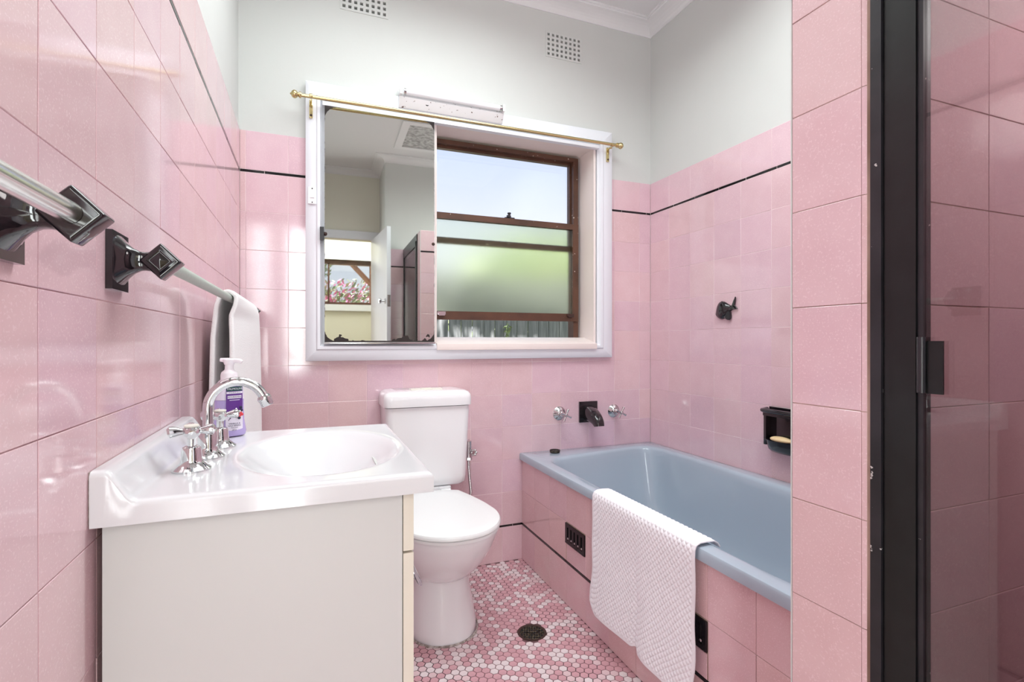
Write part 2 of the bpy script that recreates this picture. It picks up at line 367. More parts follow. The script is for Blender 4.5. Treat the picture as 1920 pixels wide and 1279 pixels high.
def tile_wall(wall, org, ua, va, cols, holes=(), rows=ROWS, strips=STRIPS, umap=lambda u: u, colf=None, grout=True, strip_off=.06):
    """cols = joint positions along the wall in world coordinate; umap turns them into the wall's u axis"""
    us = sorted(umap(c) for c in cols)
    for z0, z1 in rows:
        for u0, u1 in zip(us, us[1:]):
            polys = [rect4((u0+J, u1-J, z0+J, z1-J))]
            for h in holes:
                nxt = []
                for p in polys:
                    if len(p) == 4:
                        xs = [q[0] for q in p]; zs = [q[1] for q in p]; nxt += clip((min(xs), max(xs), min(zs), max(zs)), h)
                    else: nxt.append(p)
                polys = nxt
            for p in polys:
                place_tile(wall, p, org, ua, va, col=colf((u0+u1)/2, (z0+z1)/2) if colf else None)
    for z0, z1 in strips:
        u = us[0]
        edges = [us[0]]; u = us[0]+strip_off
        while u < us[-1]-.02: edges.append(u); u += .152
        edges.append(us[-1])
        for u0, u1 in zip(edges, edges[1:]):
            for p in [rect4((u0+J, u1-J, z0+.0005, z1-.0005))]:
                ps = [p]
                for h in holes: ps = [q for r in ps for q in clip((r[0][0], r[2][0], r[0][1], r[2][1]), h)]
                for q in ps: place_tile(wall, q, org, ua, va, m=M_BLACKTILE, name='strip_tile')
def groutslab(wall, dims): return bx('grout', M_GROUT, dims, wall)
# window wall: u = x, outward normal -y
FR = (-.014, 1.432, .958, 2.098)           # window architrave outer edge
HOLE = (FR[0]+.006, FR[1]-.006, FR[2]+.006, 3)
colsB = [LW]+[-.2335+.1541*k for k in range(13)]+[RW]
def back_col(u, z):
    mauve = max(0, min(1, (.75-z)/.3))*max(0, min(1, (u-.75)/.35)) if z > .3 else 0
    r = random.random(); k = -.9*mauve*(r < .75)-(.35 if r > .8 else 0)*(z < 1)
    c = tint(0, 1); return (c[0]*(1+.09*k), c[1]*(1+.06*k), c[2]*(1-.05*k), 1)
tile_wall(wall_back, (0, BW, 0), (1, 0, 0), (0, 0, 1), colsB, [HOLE], colf=back_col, strip_off=.088)
g = NB(); box(g, LW, FR[0]+.02, BW+.0007, BW+S, 0, TZ-.002); box(g, FR[0]+.02, FR[1]-.02, BW+.0007, BW+S, 0, FR[2]+.02); box(g, FR[1]-.02, RW, BW+.0007, BW+S, 0, TZ-.002)
build('grout', g, M_GROUTL, wall_back)
# left wall: normal +x ; u = y*(+) with ua=(0,1,0), va=(0,0,1) -> ua x va = +x
colsL = [.6570-.1527*k for k in range(9, -1, -1)]; colsL = [-.745]+[c for c in colsL if c > -.74]+[.6570+.1527*k for k in range(1, 11)]+[BW-.001]
def left_col(u, z): c = tint(.3, 1); return c
tile_wall(wall_left, (LW, 0, 0), (0, 1, 0), (0, 0, 1), colsL, colf=left_col, strip_off=.1)
groutslab(wall_left, (LW-S, LW-.0015, -.745, BW, 0, TZ-.002))
# right wall: normal -x ; ua=(0,-1,0)
colsR = [BW-.001]+[2.1202-.1543*k for k in range(10)]+[PY1+.002]
colsS = [PY0]+[PY0-.0-.1541*k for k in range(1, 5)]+[SY]
def right_col(u, z): c = tint(0, .8); return (c[0], c[1], c[2]*(1+.02), 1)
SD = (-1.5024, -1.348, .633, .786)         # soap dish cell
tile_wall(wall_right, (RW, 0, 0), (0, -1, 0), (0, 0, 1), colsR, [SD], umap=lambda y: -y, colf=right_col, strip_off=.185)
tile_wall(wall_right, (RW, 0, 0), (0, -1, 0), (0, 0, 1), colsS, umap=lambda y: -y)
g = NB(); box(g, RW+.0007, RW+S, PY1, BW, 0, TZ-.002); box(g, RW+.0007, RW+S, SY, PY0, 0, TZ-.002); build('grout', g, M_GROUTL, wall_right)
# shower end wall: normal +y ; ua=(-1,0,0)
colsE = [.567]+[RW-.1541*k for k in range(6, -1, -1)]
tile_wall(wall_shower, (0, SY, 0), (-1, 0, 0), (0, 0, 1), [c for c in colsE if c > .6 or c == .567], umap=lambda x: -x)
groutslab(wall_shower, (.567, RW, SY-S, SY-.0015, 0, TZ-.002))
# partition: bath side (+y), shower side (-y), end (-x) with bullnose pieces, cap
colsP = [PX+.001]+[.853+.1541*k for k in range(6)]
colsP = [c for c in colsP if c < RW-.03]+[RW-.001]
def part_col(u, z): c = tint(.35, .8); return (c[0]*1.0, c[1], c[2], 1)
tile_wall(wall_part, (0, PY1, 0), (-1, 0, 0), (0, 0, 1), colsP, umap=lambda x: -x, colf=part_col)
tile_wall(wall_part, (0, PY0, 0), (1, 0, 0), (0, 0, 1), colsP[1:], colf=part_col)
PROWS = [(ZR[k]+(0), ZR[k+1]) for k in range(10)]
PROWS = [(0, .173)]+PROWS
PROWS[-1] = (PROWS[-1][0], 1.7065)
tile_wall(wall_part, (PX, 0, 0), (0, -1, 0), (0, 0, 1), [PY1-.001, .498], rows=PROWS+[(1.7065, TZ)], strips=[], umap=lambda y: -y, colf=part_col)
for i, (z0, z1) in enumerate(PROWS+[(1.7065, TZ)]):
    bm = NB(); r = .0125; dz = random.uniform(-.0015, .0015)*0
    pl = [(PX, .498-J)]+[(PX+r-r*math.cos(a), PY0+r-r*math.sin(a)) for a in (PI/2*k/5 for k in range(6))]+[(.853-J, PY0), (.853-J, PY0+.0075), (PX+r, PY0+.0075), (PX+.0075, .497)]
    prism(bm, pl, lambda a, b: (a, b, z0+J+dz), lambda a, b: (a, b, z1-J+dz)); fixn(bm)
    o = build('bullnose_tile', bm, M_TILE, wall_part, smooth=True); o.color = part_col(0, 0)
x = PX
while x < RW-.02:
    x1 = min(x+.1541, RW); place_tile(wall_part, rect4((x+J, x1-J, PY0+J, PY1-J)), (0, 0, TZ), (1, 0, 0), (0, 1, 0), name='cap_tile'); x = x1
bx('trim_1', M_WHITEWALL, (PX-.0004, PX+.0025, PY1-.0009, PY1+.0008, 0, TZ), kind='structure')   # pale grout bead on the partition's arris

# ---- bath front wall (tiled apron)
AX = .945
apron = bx('wall_bath_front', M_GROUTD, (AX+.0015, AX+.03, PY1, BW, 0, .475), kind='structure')
colsA = [BW-.001]+[2.1213-.1545*k for k in range(10)]+[PY1+.001]
G1 = (-1.818, -1.663, .243, .3245); G2 = (-1.1945, -1.0376, .24, .3245)
def apron_col(u, z): c = tint(.8, .8); return (c[0]*.97, c[1]*.94, c[2]*.94, 1)
tile_wall(apron, (AX, 0, 0), (0, -1, 0), (0, 0, 1), colsA, [G1, G2], rows=[(0, .162), (ZR[0], ZR[1]), (ZR[1], .4755)], strips=[(.162, .173)], umap=lambda y: -y, colf=apron_col, strip_off=.06)

# ---- hexagonal floor mosaic
P = .0267; HX = P*math.sqrt(3)/2; hexr = (P-.0026)/math.sqrt(3)
hexpoly = [(hexr*math.cos(PI/3*k), hexr*math.sin(PI/3*k)) for k in range(6)]
DR = (.739, 1.682)                         # drain centre
cells = []
for i in range(-1, 54):
    for j in range(-26, 92):
        X = LW+.01+i*HX; Y = -.1+(j+.5*(i % 2))*P
        if X > AX-.004 or Y > BW-.006 or X < LW+.01 or Y < -.75: continue
        if math.hypot(X-DR[0], Y-DR[1]) < .050: continue
        if (X < .15 and .79 < Y < 1.27) or (X > .69 and Y < .62) or (X > .555 and Y < SY+.012): continue
        cells.append((X, Y))
ex = bpy.data.objects
def hexmat(X, Y):
    w = .50+.18*math.sin(X*9+1)*math.cos(Y*5); r = random.random()
    return M_HEXW if r < w*.6 else (M_HEXL if r < w else M_HEXP)
def in_view(X, Y):
    dx, dy = X, Y; c_, s_ = math.cos(math.radians(21.5)), math.sin(math.radians(21.5)); w = dx*s_+dy*c_
    if w < .05: return False
    u = 960+965*(dx*c_-dy*s_)/w; v = 639.5+965*1.04/w
    return u > 776 and v < 1290 and not (((X-.45)/.16)**2+((Y-1.95)/.24)**2 < 1)
vis = sorted([c for c in cells if in_view(*c)], key=lambda c: c[0]*.3665+c[1]*.9304)
solo = set(vis[:300])
rest = NB(); rest_m = []
for X, Y in cells:
    mm = hexmat(X, Y)
    poly = hexpoly
    if (X, Y) in solo:
        o = place_tile(floor, [(X+a, Y+b) for a, b in hexpoly], (0, 0, 0), (1, 0, 0), (0, 1, 0), m=mm, name='mosaic_tile', key='hex')
    else:
        dz = random.uniform(-.0002, .0002)
        top = [rest.verts.new((X+a*.95, Y+b*.95, dz)) for a, b in hexpoly]; bot = [rest.verts.new((X+a, Y+b, -.0012)) for a, b in hexpoly]
        k = {M_HEXW: 0, M_HEXL: 1, M_HEXP: 2}[mm]
        fs = [rest.faces.new(top)]+[rest.faces.new((bot[q], bot[(q+1) % 6], top[(q+1) % 6], top[q])) for q in range(6)]
        for f in fs: f.material_index = k
ro = build('mosaic_field', rest, M_HEXW, floor, kind='stuff'); ro.data.materials.append(M_HEXL); ro.data.materials.append(M_HEXP)

# ---- cornice (cove) round the bathroom
def cornice(name, p0, p1, inward, m0, m1):
    """p0->p1 along the wall foot line at ceiling; m0/m1 = how far the mitre pulls in per unit projection"""
    prof = [(0, .0)]+[(.0, .053)]+[(.006, .053)]+[(.006+.07*(1-math.cos(a)), .053-.04*math.sin(a)) for a in (PI/2*k/6 for k in range(1, 7))]+[(.078, .009), (.088, .009), (.088, 0)]
    d = (Vector(p1)-Vector(p0)).normalized(); n = Vector(inward)
    bm = NB(); prism(bm, prof, lambda a, b: Vector(p0)+n*a+d*a*m0-Vector((0, 0, b)), lambda a, b: Vector(p1)+n*a-d*a*m1-Vector((0, 0, b))); fixn(bm)
    return build(name, bm, M_CORNICE, kind='structure')
cornice('trim_2', (LW-S, BW+S, CEIL), (RW+S, BW+S, CEIL), (0, -1, 0), 1, 1)
cornice('trim_3', (RW+S, BW+S, CEIL), (RW+S, SY-S, CEIL), (-1, 0, 0), 1, 1)
cornice('trim_4', (RW+S, SY-S, CEIL), (.565, SY-S, CEIL), (0, 1, 0), 1, -1)
cornice('trim_5', (.565, SY-S, CEIL), (.565, -.76, CEIL), (-1, 0, 0), -1, 1)
cornice('trim_6', (.565, -.76, CEIL), (LW-S, -.76, CEIL), (0, 1, 0), 1, 1)
cornice('trim_7', (LW-S, -.76, CEIL), (LW-S, BW+S, CEIL), (1, 0, 0), 1, 1)
# ---- ceiling hatch seen in the mirror
h = thing('ceiling_hatch', 'speckled white ceiling hatch cover in a raised frame, seen in the mirror', 'hatch', (.88, .28, CEIL))
g = NB(); hx0, hx1, hy0, hy1 = .61, 1.16, 0.0, .58; w = .058
for d in ((hx0, hx1, hy0, hy0+w), (hx0, hx1, hy1-w, hy1), (hx0, hx0+w, hy0+w, hy1-w), (hx1-w, hx1, hy0+w, hy1-w)): box(g, *d, CEIL-.014, CEIL)
build('frame', g, M_CORNICE, h, bevel=.003); bx('panel', M_HATCH, (hx0+w, hx1-w, hy0+w, hy1-w, CEIL-.005, CEIL), h)

# ================================================================== WINDOW
g = NB(); Yr0, Yr1 = 2.262, 2.50
box(g, WO[0]-.012, WO[1]+.012, Yr0, Yr1, WO[3], WO[3]+.012); box(g, WO[1], WO[1]+.012, Yr0, Yr1, 1.0, WO[3]); box(g, WO[0]-.012, WO[0], Yr0, Yr1, 1.0, WO[3])
win = build('window_1', g, M_REVEAL, kind='structure')
g = NB(); prism(g, [(2.235, 1.0), (2.235, 1.028), (2.36, 1.058), (2.53, 1.03), (2.53, 1.0)], lambda a, b: (WO[0]-.005, a, b), lambda a, b: (WO[1]+.005, a, b)); fixn(g)
build('window_sill', g, M_REVEAL, win, bevel=.002)
def arch(pts_in, pts_out, name):
    """mitred architrave piece: quad strip outer/inner with moulded face"""
    (a0, b0), (a1, b1) = pts_out; (c0, d0), (c1, d1) = pts_in
    prof = [(0, 2.272), (0, 2.248), (.04, 2.246), (.62, 2.246), (.70, 2.240), (.86, 2.240), (.92, 2.252), (1, 2.256), (1, 2.272)]
    g = NB(); prism(g, prof, lambda t, y: (a0+(c0-a0)*t, y, b0+(d0-b0)*t), lambda t, y: (a1+(c1-a1)*t, y, b1+(d1-b1)*t)); fixn(g)
    return build(name, g, M_GLOSS, win, smooth=True)
fx0, fx1, fz0, fz1 = FR; ix0, ix1, iz0, iz1 = .050, 1.350, 1.028, 2.018
arch([(ix0, iz1), (ix1, iz1)], [(fx0, fz1), (fx1, fz1)], 'architrave'); arch([(ix0, iz0), (ix1, iz0)], [(fx0, fz0), (fx1, fz0)], 'architrave')
arch([(ix0, iz0), (ix0, iz1)], [(fx0, fz0), (fx0, fz1)], 'architrave'); arch([(ix1, iz0), (ix1, iz1)], [(fx1, fz0), (fx1, fz1)], 'architrave')
# backing board behind the mirror
bx('backing_panel', M_GLOSS, (.045, .517, 2.262, 2.279, 1.02, 2.02), win)
bx('mirror_channel', M_GLOSS, (.050, 1.350, 2.236, 2.262, 2.004, 2.02), win, bevel=.002)
# brown frame and two sashes
def ring(g, x0, x1, z0, z1, y0, y1, l, r, b, t):
    box(g, x0, x0+l, y0, y1, z0, z1); box(g, x1-r, x1, y0, y1, z0, z1); box(g, x0+l, x1-r, y0, y1, z0, z0+b); box(g, x0+l, x1-r, y0, y1, z1-t, z1)
g = NB(); ring(g, .535, 1.318, 1.045, 2.0, 2.395, 2.455, .012, .028, .012, .02); build('outer_frame', g, M_BROWN, win, bevel=.0015)
g = NB(); ring(g, .537, 1.300, 1.513, 1.988, 2.425, 2.452, .014, .018, .028, .020)
us_ = build('upper_sash', g, M_BROWN, win, bevel=.0015)
bx('pane', M_WINGLASS, (.551, 1.282, 2.438, 2.441, 1.541, 1.970), us_)
g = NB(); ring(g, .540, 1.314, 1.142, 1.650, 2.385, 2.413, .014, .032, .040, .029)
ls_ = build('lower_sash', g, M_BROWN, win, bevel=.0015)
bx('pane', M_FROST, (.554, 1.282, 2.398, 2.402, 1.182, 1.621), ls_)
g = NB(); box(g, .905, .955, 2.388, 2.410, 1.650, 1.656); lathe(g, [(0, .010), (.008, .010), (.009, .006), (.018, .006), (.02, .009), (.026, .009)], (.93, 2.399, 1.655)); box(g, .912, .930, 2.378, 2.390, 1.655, 1.664)
build('sash_lock', g, M_FRAME2, ls_)
g = NB(); box(g, .560, .600, 2.379, 2.386, 1.165, 1.179); box(g, .565, .595, 2.372, 2.380, 1.160, 1.168); build('sash_lift', g, M_DCHROME, ls_, bevel=.001)
g = NB(); box(g, 1.245, 1.285, 2.379, 2.386, 1.168, 1.180); box(g, 1.25, 1.28, 2.372, 2.380, 1.163, 1.170); build('sash_lift', g, M_SPOT, ls_, bevel=.001)

# ================================================================== MIRROR
mx0, mx1, mz0, mz1 = .0585, .512, 1.036, 2.003
rotm = Matrix.Translation((.25, 2.235, 0)) @ Matrix.Rotation(math.radians(-.8), 4, 'Z') @ Matrix.Translation((-.25, -2.235, 0))
mir = thing('mirror', 'tall frameless mirror with rust-eaten black corners beside the open window', 'mirror', (.285, 2.235, 1.036))
gm = box(NB(), mx0, mx1, 2.235, 2.239, mz0, mz1, rot=rotm)
mo = build('mirror_glass', gm, None, mir); mo.data.materials.append(mirror_mat(mx0-.285, mx1-.285, 0, mz1-mz0))
build('backing_board', box(NB(), mx0, mx1+.002, 2.2395, 2.2445, mz0-.002, mz1, rot=rotm), M_WPLAST, mir)
for xx, zz in ((.0605, 1.478), (.507, 1.466)):
    g = NB(); lathe(g, [(0, .008), (.004, .007), (.007, .003)], (xx, 2.2345, zz), (0, -1, 0), 12); build('mirror_screw', fixn(g), M_SPOT, mir, smooth=True)
g = NB(); box(g, .040, .0555, 2.222, 2.246, 1.452, 1.503); build('mirror_catch', g, M_FRAME2, mir, bevel=.003)
g = NB(); box(g, mx0-.003, mx1+.004, 2.231, 2.246, mz0-.008, mz0-.002, rot=rotm); build('bottom_rail', g, M_DCHROME, mir, bevel=.001)

# ================================================================== light switch, tube light, curtain rod, vents
t = thing('light_switch', 'small white rocker switch plate on the window frame beside the mirror', 'switch', (.011, 2.246, 1.63))
bx('plate', M_WPLAST, (-.0045, .0265, 2.240, 2.2462, 1.597, 1.665), t, bevel=.0015)
bx('rocker', M_WPLAST, (.0035, .0185, 2.2375, 2.2405, 1.622, 1.640), t, bevel=.002)
for zz in (1.603, 1.659): g = NB(); lathe(g, [(0, .0026), (.0008, .0026)], (.011, 2.2402, zz), (0, -1, 0), 10); build('screw', fixn(g), M_DARK, t)
t = thing('tube_light', 'short white fluorescent tube light with chipped enamel above the window', 'light', (.597, BW, 2.085))
g = NB(); prism(g, [(BW+.005, 2.128), (2.252, 2.128), (2.212, 2.083), (2.236, 2.046), (BW+.005, 2.046)], lambda a, b: (.357, a, b), lambda a, b: (.832, a, b)); fixn(g)
build('housing', g, M_LBODY, t, bevel=.002)
g = NB(); tube(g, [(.372, 2.207, 2.103), (.818, 2.207, 2.103)], .0125, 16); build('tube', g, M_LTUBE, t, smooth=True)
for xx in (.362, .826):
    g = NB(); box(g, xx-.005, xx+.005, 2.195, 2.235, 2.088, 2.118); o = build('lamp_holder', g, M_WPLAST, t, bevel=.003)
for xx in (.374, .808):
    g = NB(); tube(g, [(xx, 2.207, 2.103), (xx+.010, 2.207, 2.103)], .0132, 16); build('tube_cap', g, M_DCHROME, t, smooth=True)
g = NB(); tube(g, [(.478+.011*math.cos(a), 2.2235, 2.078-.011*math.sin(a)) for a in (PI*k/10 for k in range(11))], .0022, 8); build('hook', g, M_DARK, t, smooth=True)
t = thing('curtain_rod', 'thin brass curtain rod with ball ends across the top of the window', 'curtain rod', (.7, 2.2, 2.015))
g = NB(); tube(g, [(-.033, 2.2, 2.013), (1.43, 2.2, 2.018)], .0072, 14); build('rod', g, M_BRASS, t, smooth=True)
for xx, d, zz in ((-.033, -1, 2.013), (1.43, 1, 2.018)):
    g = NB(); lathe(g, [(-.004, .011), (.001, .012), (.004, .012), (.006, .008), (.010, .009), (.013, .013), (.019, .0158), (.025, .0155), (.031, .011), (.034, .004), (.037, .003), (.038, .0005)], (xx, 2.2, zz), (d, 0, 0), 18); build('finial', fixn(g), M_BRASS, t, smooth=True)
for xx in (.0065, 1.402):
    g = NB(); box(g, xx-.0065, xx+.0065, 2.238, 2.246, 1.945, 2.016); tube(g, [(xx, 2.24, 2.006), (xx, 2.22, 2.008), (xx, 2.206, 2.003)], .0045, 8); lathe(g, [(-.006, .0092), (.006, .0092)], (xx, 2.2, 2.0155), (1, 0, 0), 14)
    o = build('rod_bracket', fixn(g), M_BRASS, t, bevel=.0008)
    g = NB(); lathe(g, [(0, .005), (.003, .004)], (xx, 2.238, 1.955), (0, -1, 0), 10); build('bracket_screw', fixn(g), M_SPOT, o)
def vent(x0, x1, z0, z1, label):
    t = thing('wall_vent', label, 'vent', ((x0+x1)/2, BW, (z0+z1)/2), 'plaster wall vents')
    nx, nz = 8, 5; px = (x1-x0)/nx; pz = (z1-z0)/nz; hw = .26
    xs = [x0-.004]; zs = [z0-.004]
    for i in range(nx): xs += [x0+px*(i+.5-hw), x0+px*(i+.5+hw)]
    for i in range(nz): zs += [z0+pz*(i+.5-hw), z0+pz*(i+.5+hw)]
    xs.append(x1+.004); zs.append(z1+.004); g = NB()
    for i in range(len(xs)-1):
        for j in range(len(zs)-1):
            if i % 2 and j % 2: continue
            box(g, xs[i], xs[i+1], BW+.0035, BW+.022, zs[j], zs[j+1])
    bmesh.ops.remove_doubles(g, verts=g.verts, dist=1e-5)
    seen = {}
    for f in g.faces: seen.setdefault(tuple(round(c, 5) for c in f.calc_center_median()), []).append(f)
    bmesh.ops.delete(g, geom=[f for fs in seen.values() if len(fs) > 1 for f in fs], context='FACES')
    build('grille_plate', fixn(g), M_WHITEWALL, t)
    g = NB(); box(g, x0-.003, x1+.003, BW+.023, BW+.03, z0-.003, z1+.003); build('hole_shade', g, M_DARK, t)  # near-black sheet stands in for the shade inside the vent holes
vent(*VENTS[0], 'square-holed white wall vent high above the mirror'); vent(*VENTS[1], 'square-holed white wall vent nearest the ceiling corner')

# ================================================================== BATH
t = thing('bathtub', 'pale blue enamelled bathtub built in behind a pink tiled front', 'bathtub', (1.31, 1.44, 0))
def resample(poly, n):
    P_ = [Vector(p) for p in poly]; L_ = [(P_[(i+1) % len(P_)]-P_[i]).length for i in range(len(P_))]; T = sum(L_); out = []; i = 0; acc = 0
    for k in range(n):
        s_ = T*k/n
        while acc+L_[i] < s_: acc += L_[i]; i += 1
        out.append(P_[i].lerp(P_[(i+1) % len(P_)], (s_-acc)/L_[i]))
    return out
def smooth_poly(poly, it=2):
    for _ in range(it):
        q = []
        for i in range(len(poly)):
            a, b = Vector(poly[i]), Vector(poly[(i+1) % len(poly)]); q += [a*.75+b*.25, a*.25+b*.75]
        poly = q
    return poly
inner0 = [(.992, 2.00), (.994, 2.05), (1.03, 2.095), (1.10, 2.12), (1.35, 2.16), (1.50, 2.185), (1.57, 2.185), (1.615, 2.14), (1.622, 1.99), (1.615, 1.5), (1.60, .85), (1.58, .74), (1.50, .69), (1.10, .69), (1.01, .73), (.985, .83), (.982, 1.05), (.984, 1.55), (.99, 1.80)]
inner = smooth_poly(inner0, 2)
NR = 128; inner = resample(inner, NR)
cen = Vector((1.30, 1.43))
def inset(k, z, sx=1, back=0, pull=0):
    out = []
    for p in inner:
        d = cen-p; L_ = d.length; hx = 1-k/.31; hy = 1-(k+back*(1 if p.y > cen.y else .4))/.74
        out.append((cen.x+(p.x-cen.x)*hx, cen.y+(p.y-cen.y)*hy, z))
    return out
ox0, ox1, oy0, oy1 = .933, RW-.001, PY1+.001, BW-.001
def outer(z, e=0):
    out = []
    for p in inner:
        d = p-cen; sc = min(((ox1-e if d.x > 0 else cen.x-(ox0+e))-(cen.x if d.x > 0 else 0))/abs(d.x) if abs(d.x) > 1e-6 else 9, ((oy1-e-cen.y) if d.y > 0 else (cen.y-oy0-e))/abs(d.y) if abs(d.y) > 1e-6 else 9)
        out.append((cen.x+d.x*sc, cen.y+d.y*sc, z))
    # snap the nearest ring vertex onto each corner
    for cx_, cy_ in ((ox0+e, oy0+e), (ox0+e, oy1-e), (ox1-e, oy0+e), (ox1-e, oy1-e)):
        i = min(range(len(out)), key=lambda q: (out[q][0]-cx_)**2+(out[q][1]-cy_)**2); out[i] = (cx_, cy_, z)
    return out
rings = [outer(.476, .0), outer(.480, -.0), outer(.500, 0), outer(.506, .003), outer(.508, .008), inset(-.012, .5085), inset(-.004, .507), inset(.003, .503), inset(.008, .494), inset(.012, .47), inset(.020, .38, back=.02), inset(.034, .25, back=.05), inset(.055, .17, back=.075), inset(.09, .135, back=.11), inset(.14, .122, back=.16), inset(.22, .118, back=.25)]
g = NB(); loft(g, rings, cap0=False); fixn(g)
for f in g.faces: pass
tub = build('tub_shell', g, M_BATH, t, smooth=True)
if tub.data.polygons[len(tub.data.polygons)-1].normal.z < 0: tub.data.flip_normals()
t = thing('bath_plug', 'black rubber bath plug lying on the blue bath rim', 'plug', (1.088, 2.205, .508))
g = NB(); lathe(g, [(0, .021), (.002, .0235), (.011, .0245), (.013, .0235), (.013, .019), (.008, .017), (.007, .004), (.011, .004), (.012, .001)], (1.088, 2.205, .5092), n=28); build('plug_body', fixn(g), M_RUBBER, t, smooth=True)
g = NB(); lathe(g, [(-.003, .0248), (.0, .0255), (.002, .0248)], (1.088, 2.205, .517), n=28); build('rim_ring', fixn(g), M_BRONZE, t, smooth=True)

# bath taps and spout
def bath_tap(x, z, label, rot):
    t = thing('bath_tap', label, 'tap', (x, BW, z), 'bath wall taps')
    g = NB(); lathe(g, [(0, .034), (.003, .034), (.008, .029), (.014, .021), (.017, .0165), (.022, .015)], (x, BW, z), (0, -1, 0), 28); build('flange', fixn(g), M_TAPCHR, t, smooth=True)
    g = NB(); lathe(g, [(.02, .0135), (.035, .0135), (.038, .010), (.046, .010), (.05, .0075), (.07, .0075)], (x, BW, z), (0, -1, 0), 20); build('spindle', fixn(g), M_TAPCHR, t, smooth=True)
    g = NB(); lathe(g, [(.064, .0085), (.08, .0085), (.083, .006)], (x, BW, z), (0, -1, 0), 16)
    for k in range(4):
        a = rot+PI/2*k; tube(g, [(x+d*math.cos(a), BW-.073, z+d*math.sin(a)) for d in (.004, .012, .022, .030)], [.0042, .0040, .0052, .0060], 10)
    h_ = build('cross_handle', fixn(g), M_TAPCHR, t, smooth=True)
    return t
bath_tap(1.1445, .684, 'chrome cross-handled wall tap on the toilet side of the black bath spout', math.radians(68))
bath_tap(1.4558, .681, 'chrome cross-handled wall tap between the black bath spout and the room corner', math.radians(62))
t = thing('bath_spout', 'black ceramic bath spout on a square plate between the two chrome taps', 'spout', (1.304, BW, .686))
g = NB(); box(g, 1.2535, 1.355, BW-.010, BW-.0005, .633, .737); build('wall_plate', g, M_BLACKCER, t, bevel=.004)
g = NB(); rings = []
for k in range(13):
    s_ = k/12; a = s_*PI*.47
    y = BW-.004-.108*math.sin(a); z = .680-.052*(1-math.cos(a))-.006*s_; w = .034-.012*s_; hh = .040-.018*s_
    ty, tz = math.cos(a), -math.sin(a)*.48*1.0; n_ = math.hypot(ty, tz); ny, nz = -tz/n_, ty/n_
    ring_ = []
    for q in range(20):
        b = 2*PI*q/20; ca, sa = math.cos(b), math.sin(b); e = .62
        ring_.append((1.304+w*abs(ca)**e*(1 if ca > 0 else -1), y-hh*ny*abs(sa)**e*(1 if sa > 0 else -1)*(-1)*(-1), z+hh*nz*abs(sa)**e*(1 if sa > 0 else -1)))
    rings.append(ring_)
loft(g, rings); fixn(g); build('spout_body', g, M_BLACKCER, t, smooth=True)

# soap dish with grab bar and soap
t = thing('soap_dish', 'black ceramic wall soap dish with a grab bar, set in the tiles above the bath', 'soap dish', (RW, 1.425, .70))
g = NB(); box(g, RW-.014, RW+.002, 1.350, 1.501, .620, .785); sh = build('back_plate', g, M_BLACKCER, t, bevel=.006)
g = NB(); rings = []
for z, p_, w in ((.612, .012, .052), (.616, .030, .060), (.628, .044, .067), (.648, .050, .072), (.662, .052, .074), (.664, .048, .070), (.656, .042, .065), (.640, .036, .060), (.634, .012, .045)):
    rings.append([(RW-.010-p_*math.sin(PI*k/16)**.6, 1.4255+w*math.cos(PI*k/16), z) for k in range(17)])
loft(g, rings, closed=False); 
build('dish_bowl', fixn(g), M_BLACKCER, t, smooth=True)
g = NB(); box(g, RW-.046, RW-.010, 1.349, 1.502, .752, .766); build('hood', g, M_BLACKCER, t, bevel=.004)
g = NB(); tube(g, [(RW-.020, 1.503, .775), (RW-.044, 1.506, .772), (RW-.050, 1.49, .772), (RW-.050, 1.36, .772), (RW-.044, 1.346, .772), (RW-.020, 1.348, .775)], .0085, 12); build('grab_bar', g, M_BLACKCER, t, smooth=True)
g = NB(); box(g, RW-.042, RW-.012, 1.491, 1.502, .640, .755); build('side_cheek', g, M_BLACKCER, t, bevel=.004); g = NB(); box(g, RW-.042, RW-.012, 1.349, 1.360, .640, .755); build('side_cheek', g, M_BLACKCER, t, bevel=.004)
g = NB(); sphere(g, (RW-.037, 1.4255, .668), 1, .021, .048, .0125, 20); o = build('soap_bar', fixn(g), M_SOAP, smooth=True); tag(o, 'worn cream bar of soap lying in the black wall soap dish', 'soap')

# fish ornament
t = thing('fish_ornament', 'small black ceramic fish ornament on the pink tiles above the bath', 'ornament', (RW, 1.73, 1.17))
g = NB(); n = 22; rings = []
for k in range(11):
    s_ = k/10; y = 1.792-.088*s_; zc = 1.158+.024*s_+.008*math.sin(PI*s_); hh = [.010, .024, .032, .037, .038, .036, .032, .026, .019, .013, .009][k]
    rings.append([(RW-.0005-.020*max(.15, math.sin(PI*min(.94, s_*.86+.12)))*abs(math.sin(a))**.8*(1 if math.sin(a) > 0 else 0), y+.25*hh*math.cos(a), zc+hh*math.cos(a)) for a in (2*PI*q/n for q in range(n))])
loft(g, rings); fixn(g); build('body', g, M_BLACKCER, t, smooth=True)
def flat(poly, x, th, name, m):
    g = NB(); prism(g, poly, lambda a, b: (x, a, b), lambda a, b: (x-th, a, b)); fixn(g); return build(name, g, m, t, bevel=.0012)
flat([(1.713, 1.178), (1.700, 1.190), (1.688, 1.214), (1.680, 1.228), (1.678, 1.222), (1.682, 1.205), (1.684, 1.192), (1.668, 1.176), (1.676, 1.174), (1.694, 1.176), (1.710, 1.170)], RW-.003, .006, 'tail', M_BLACKCER)
flat([(1.768, 1.19), (1.764, 1.208), (1.757, 1.215), (1.750, 1.207), (1.744, 1.195)], RW-.003, .005, 'dorsal_fin', M_BLACKCER)
flat([(1.742, 1.150), (1.728, 1.166), (1.708, 1.168), (1.703, 1.150), (1.704, 1.136), (1.712, 1.130), (1.722, 1.131), (1.732, 1.136)], RW-.004, .007, 'belly_fin', M_FRAME2)

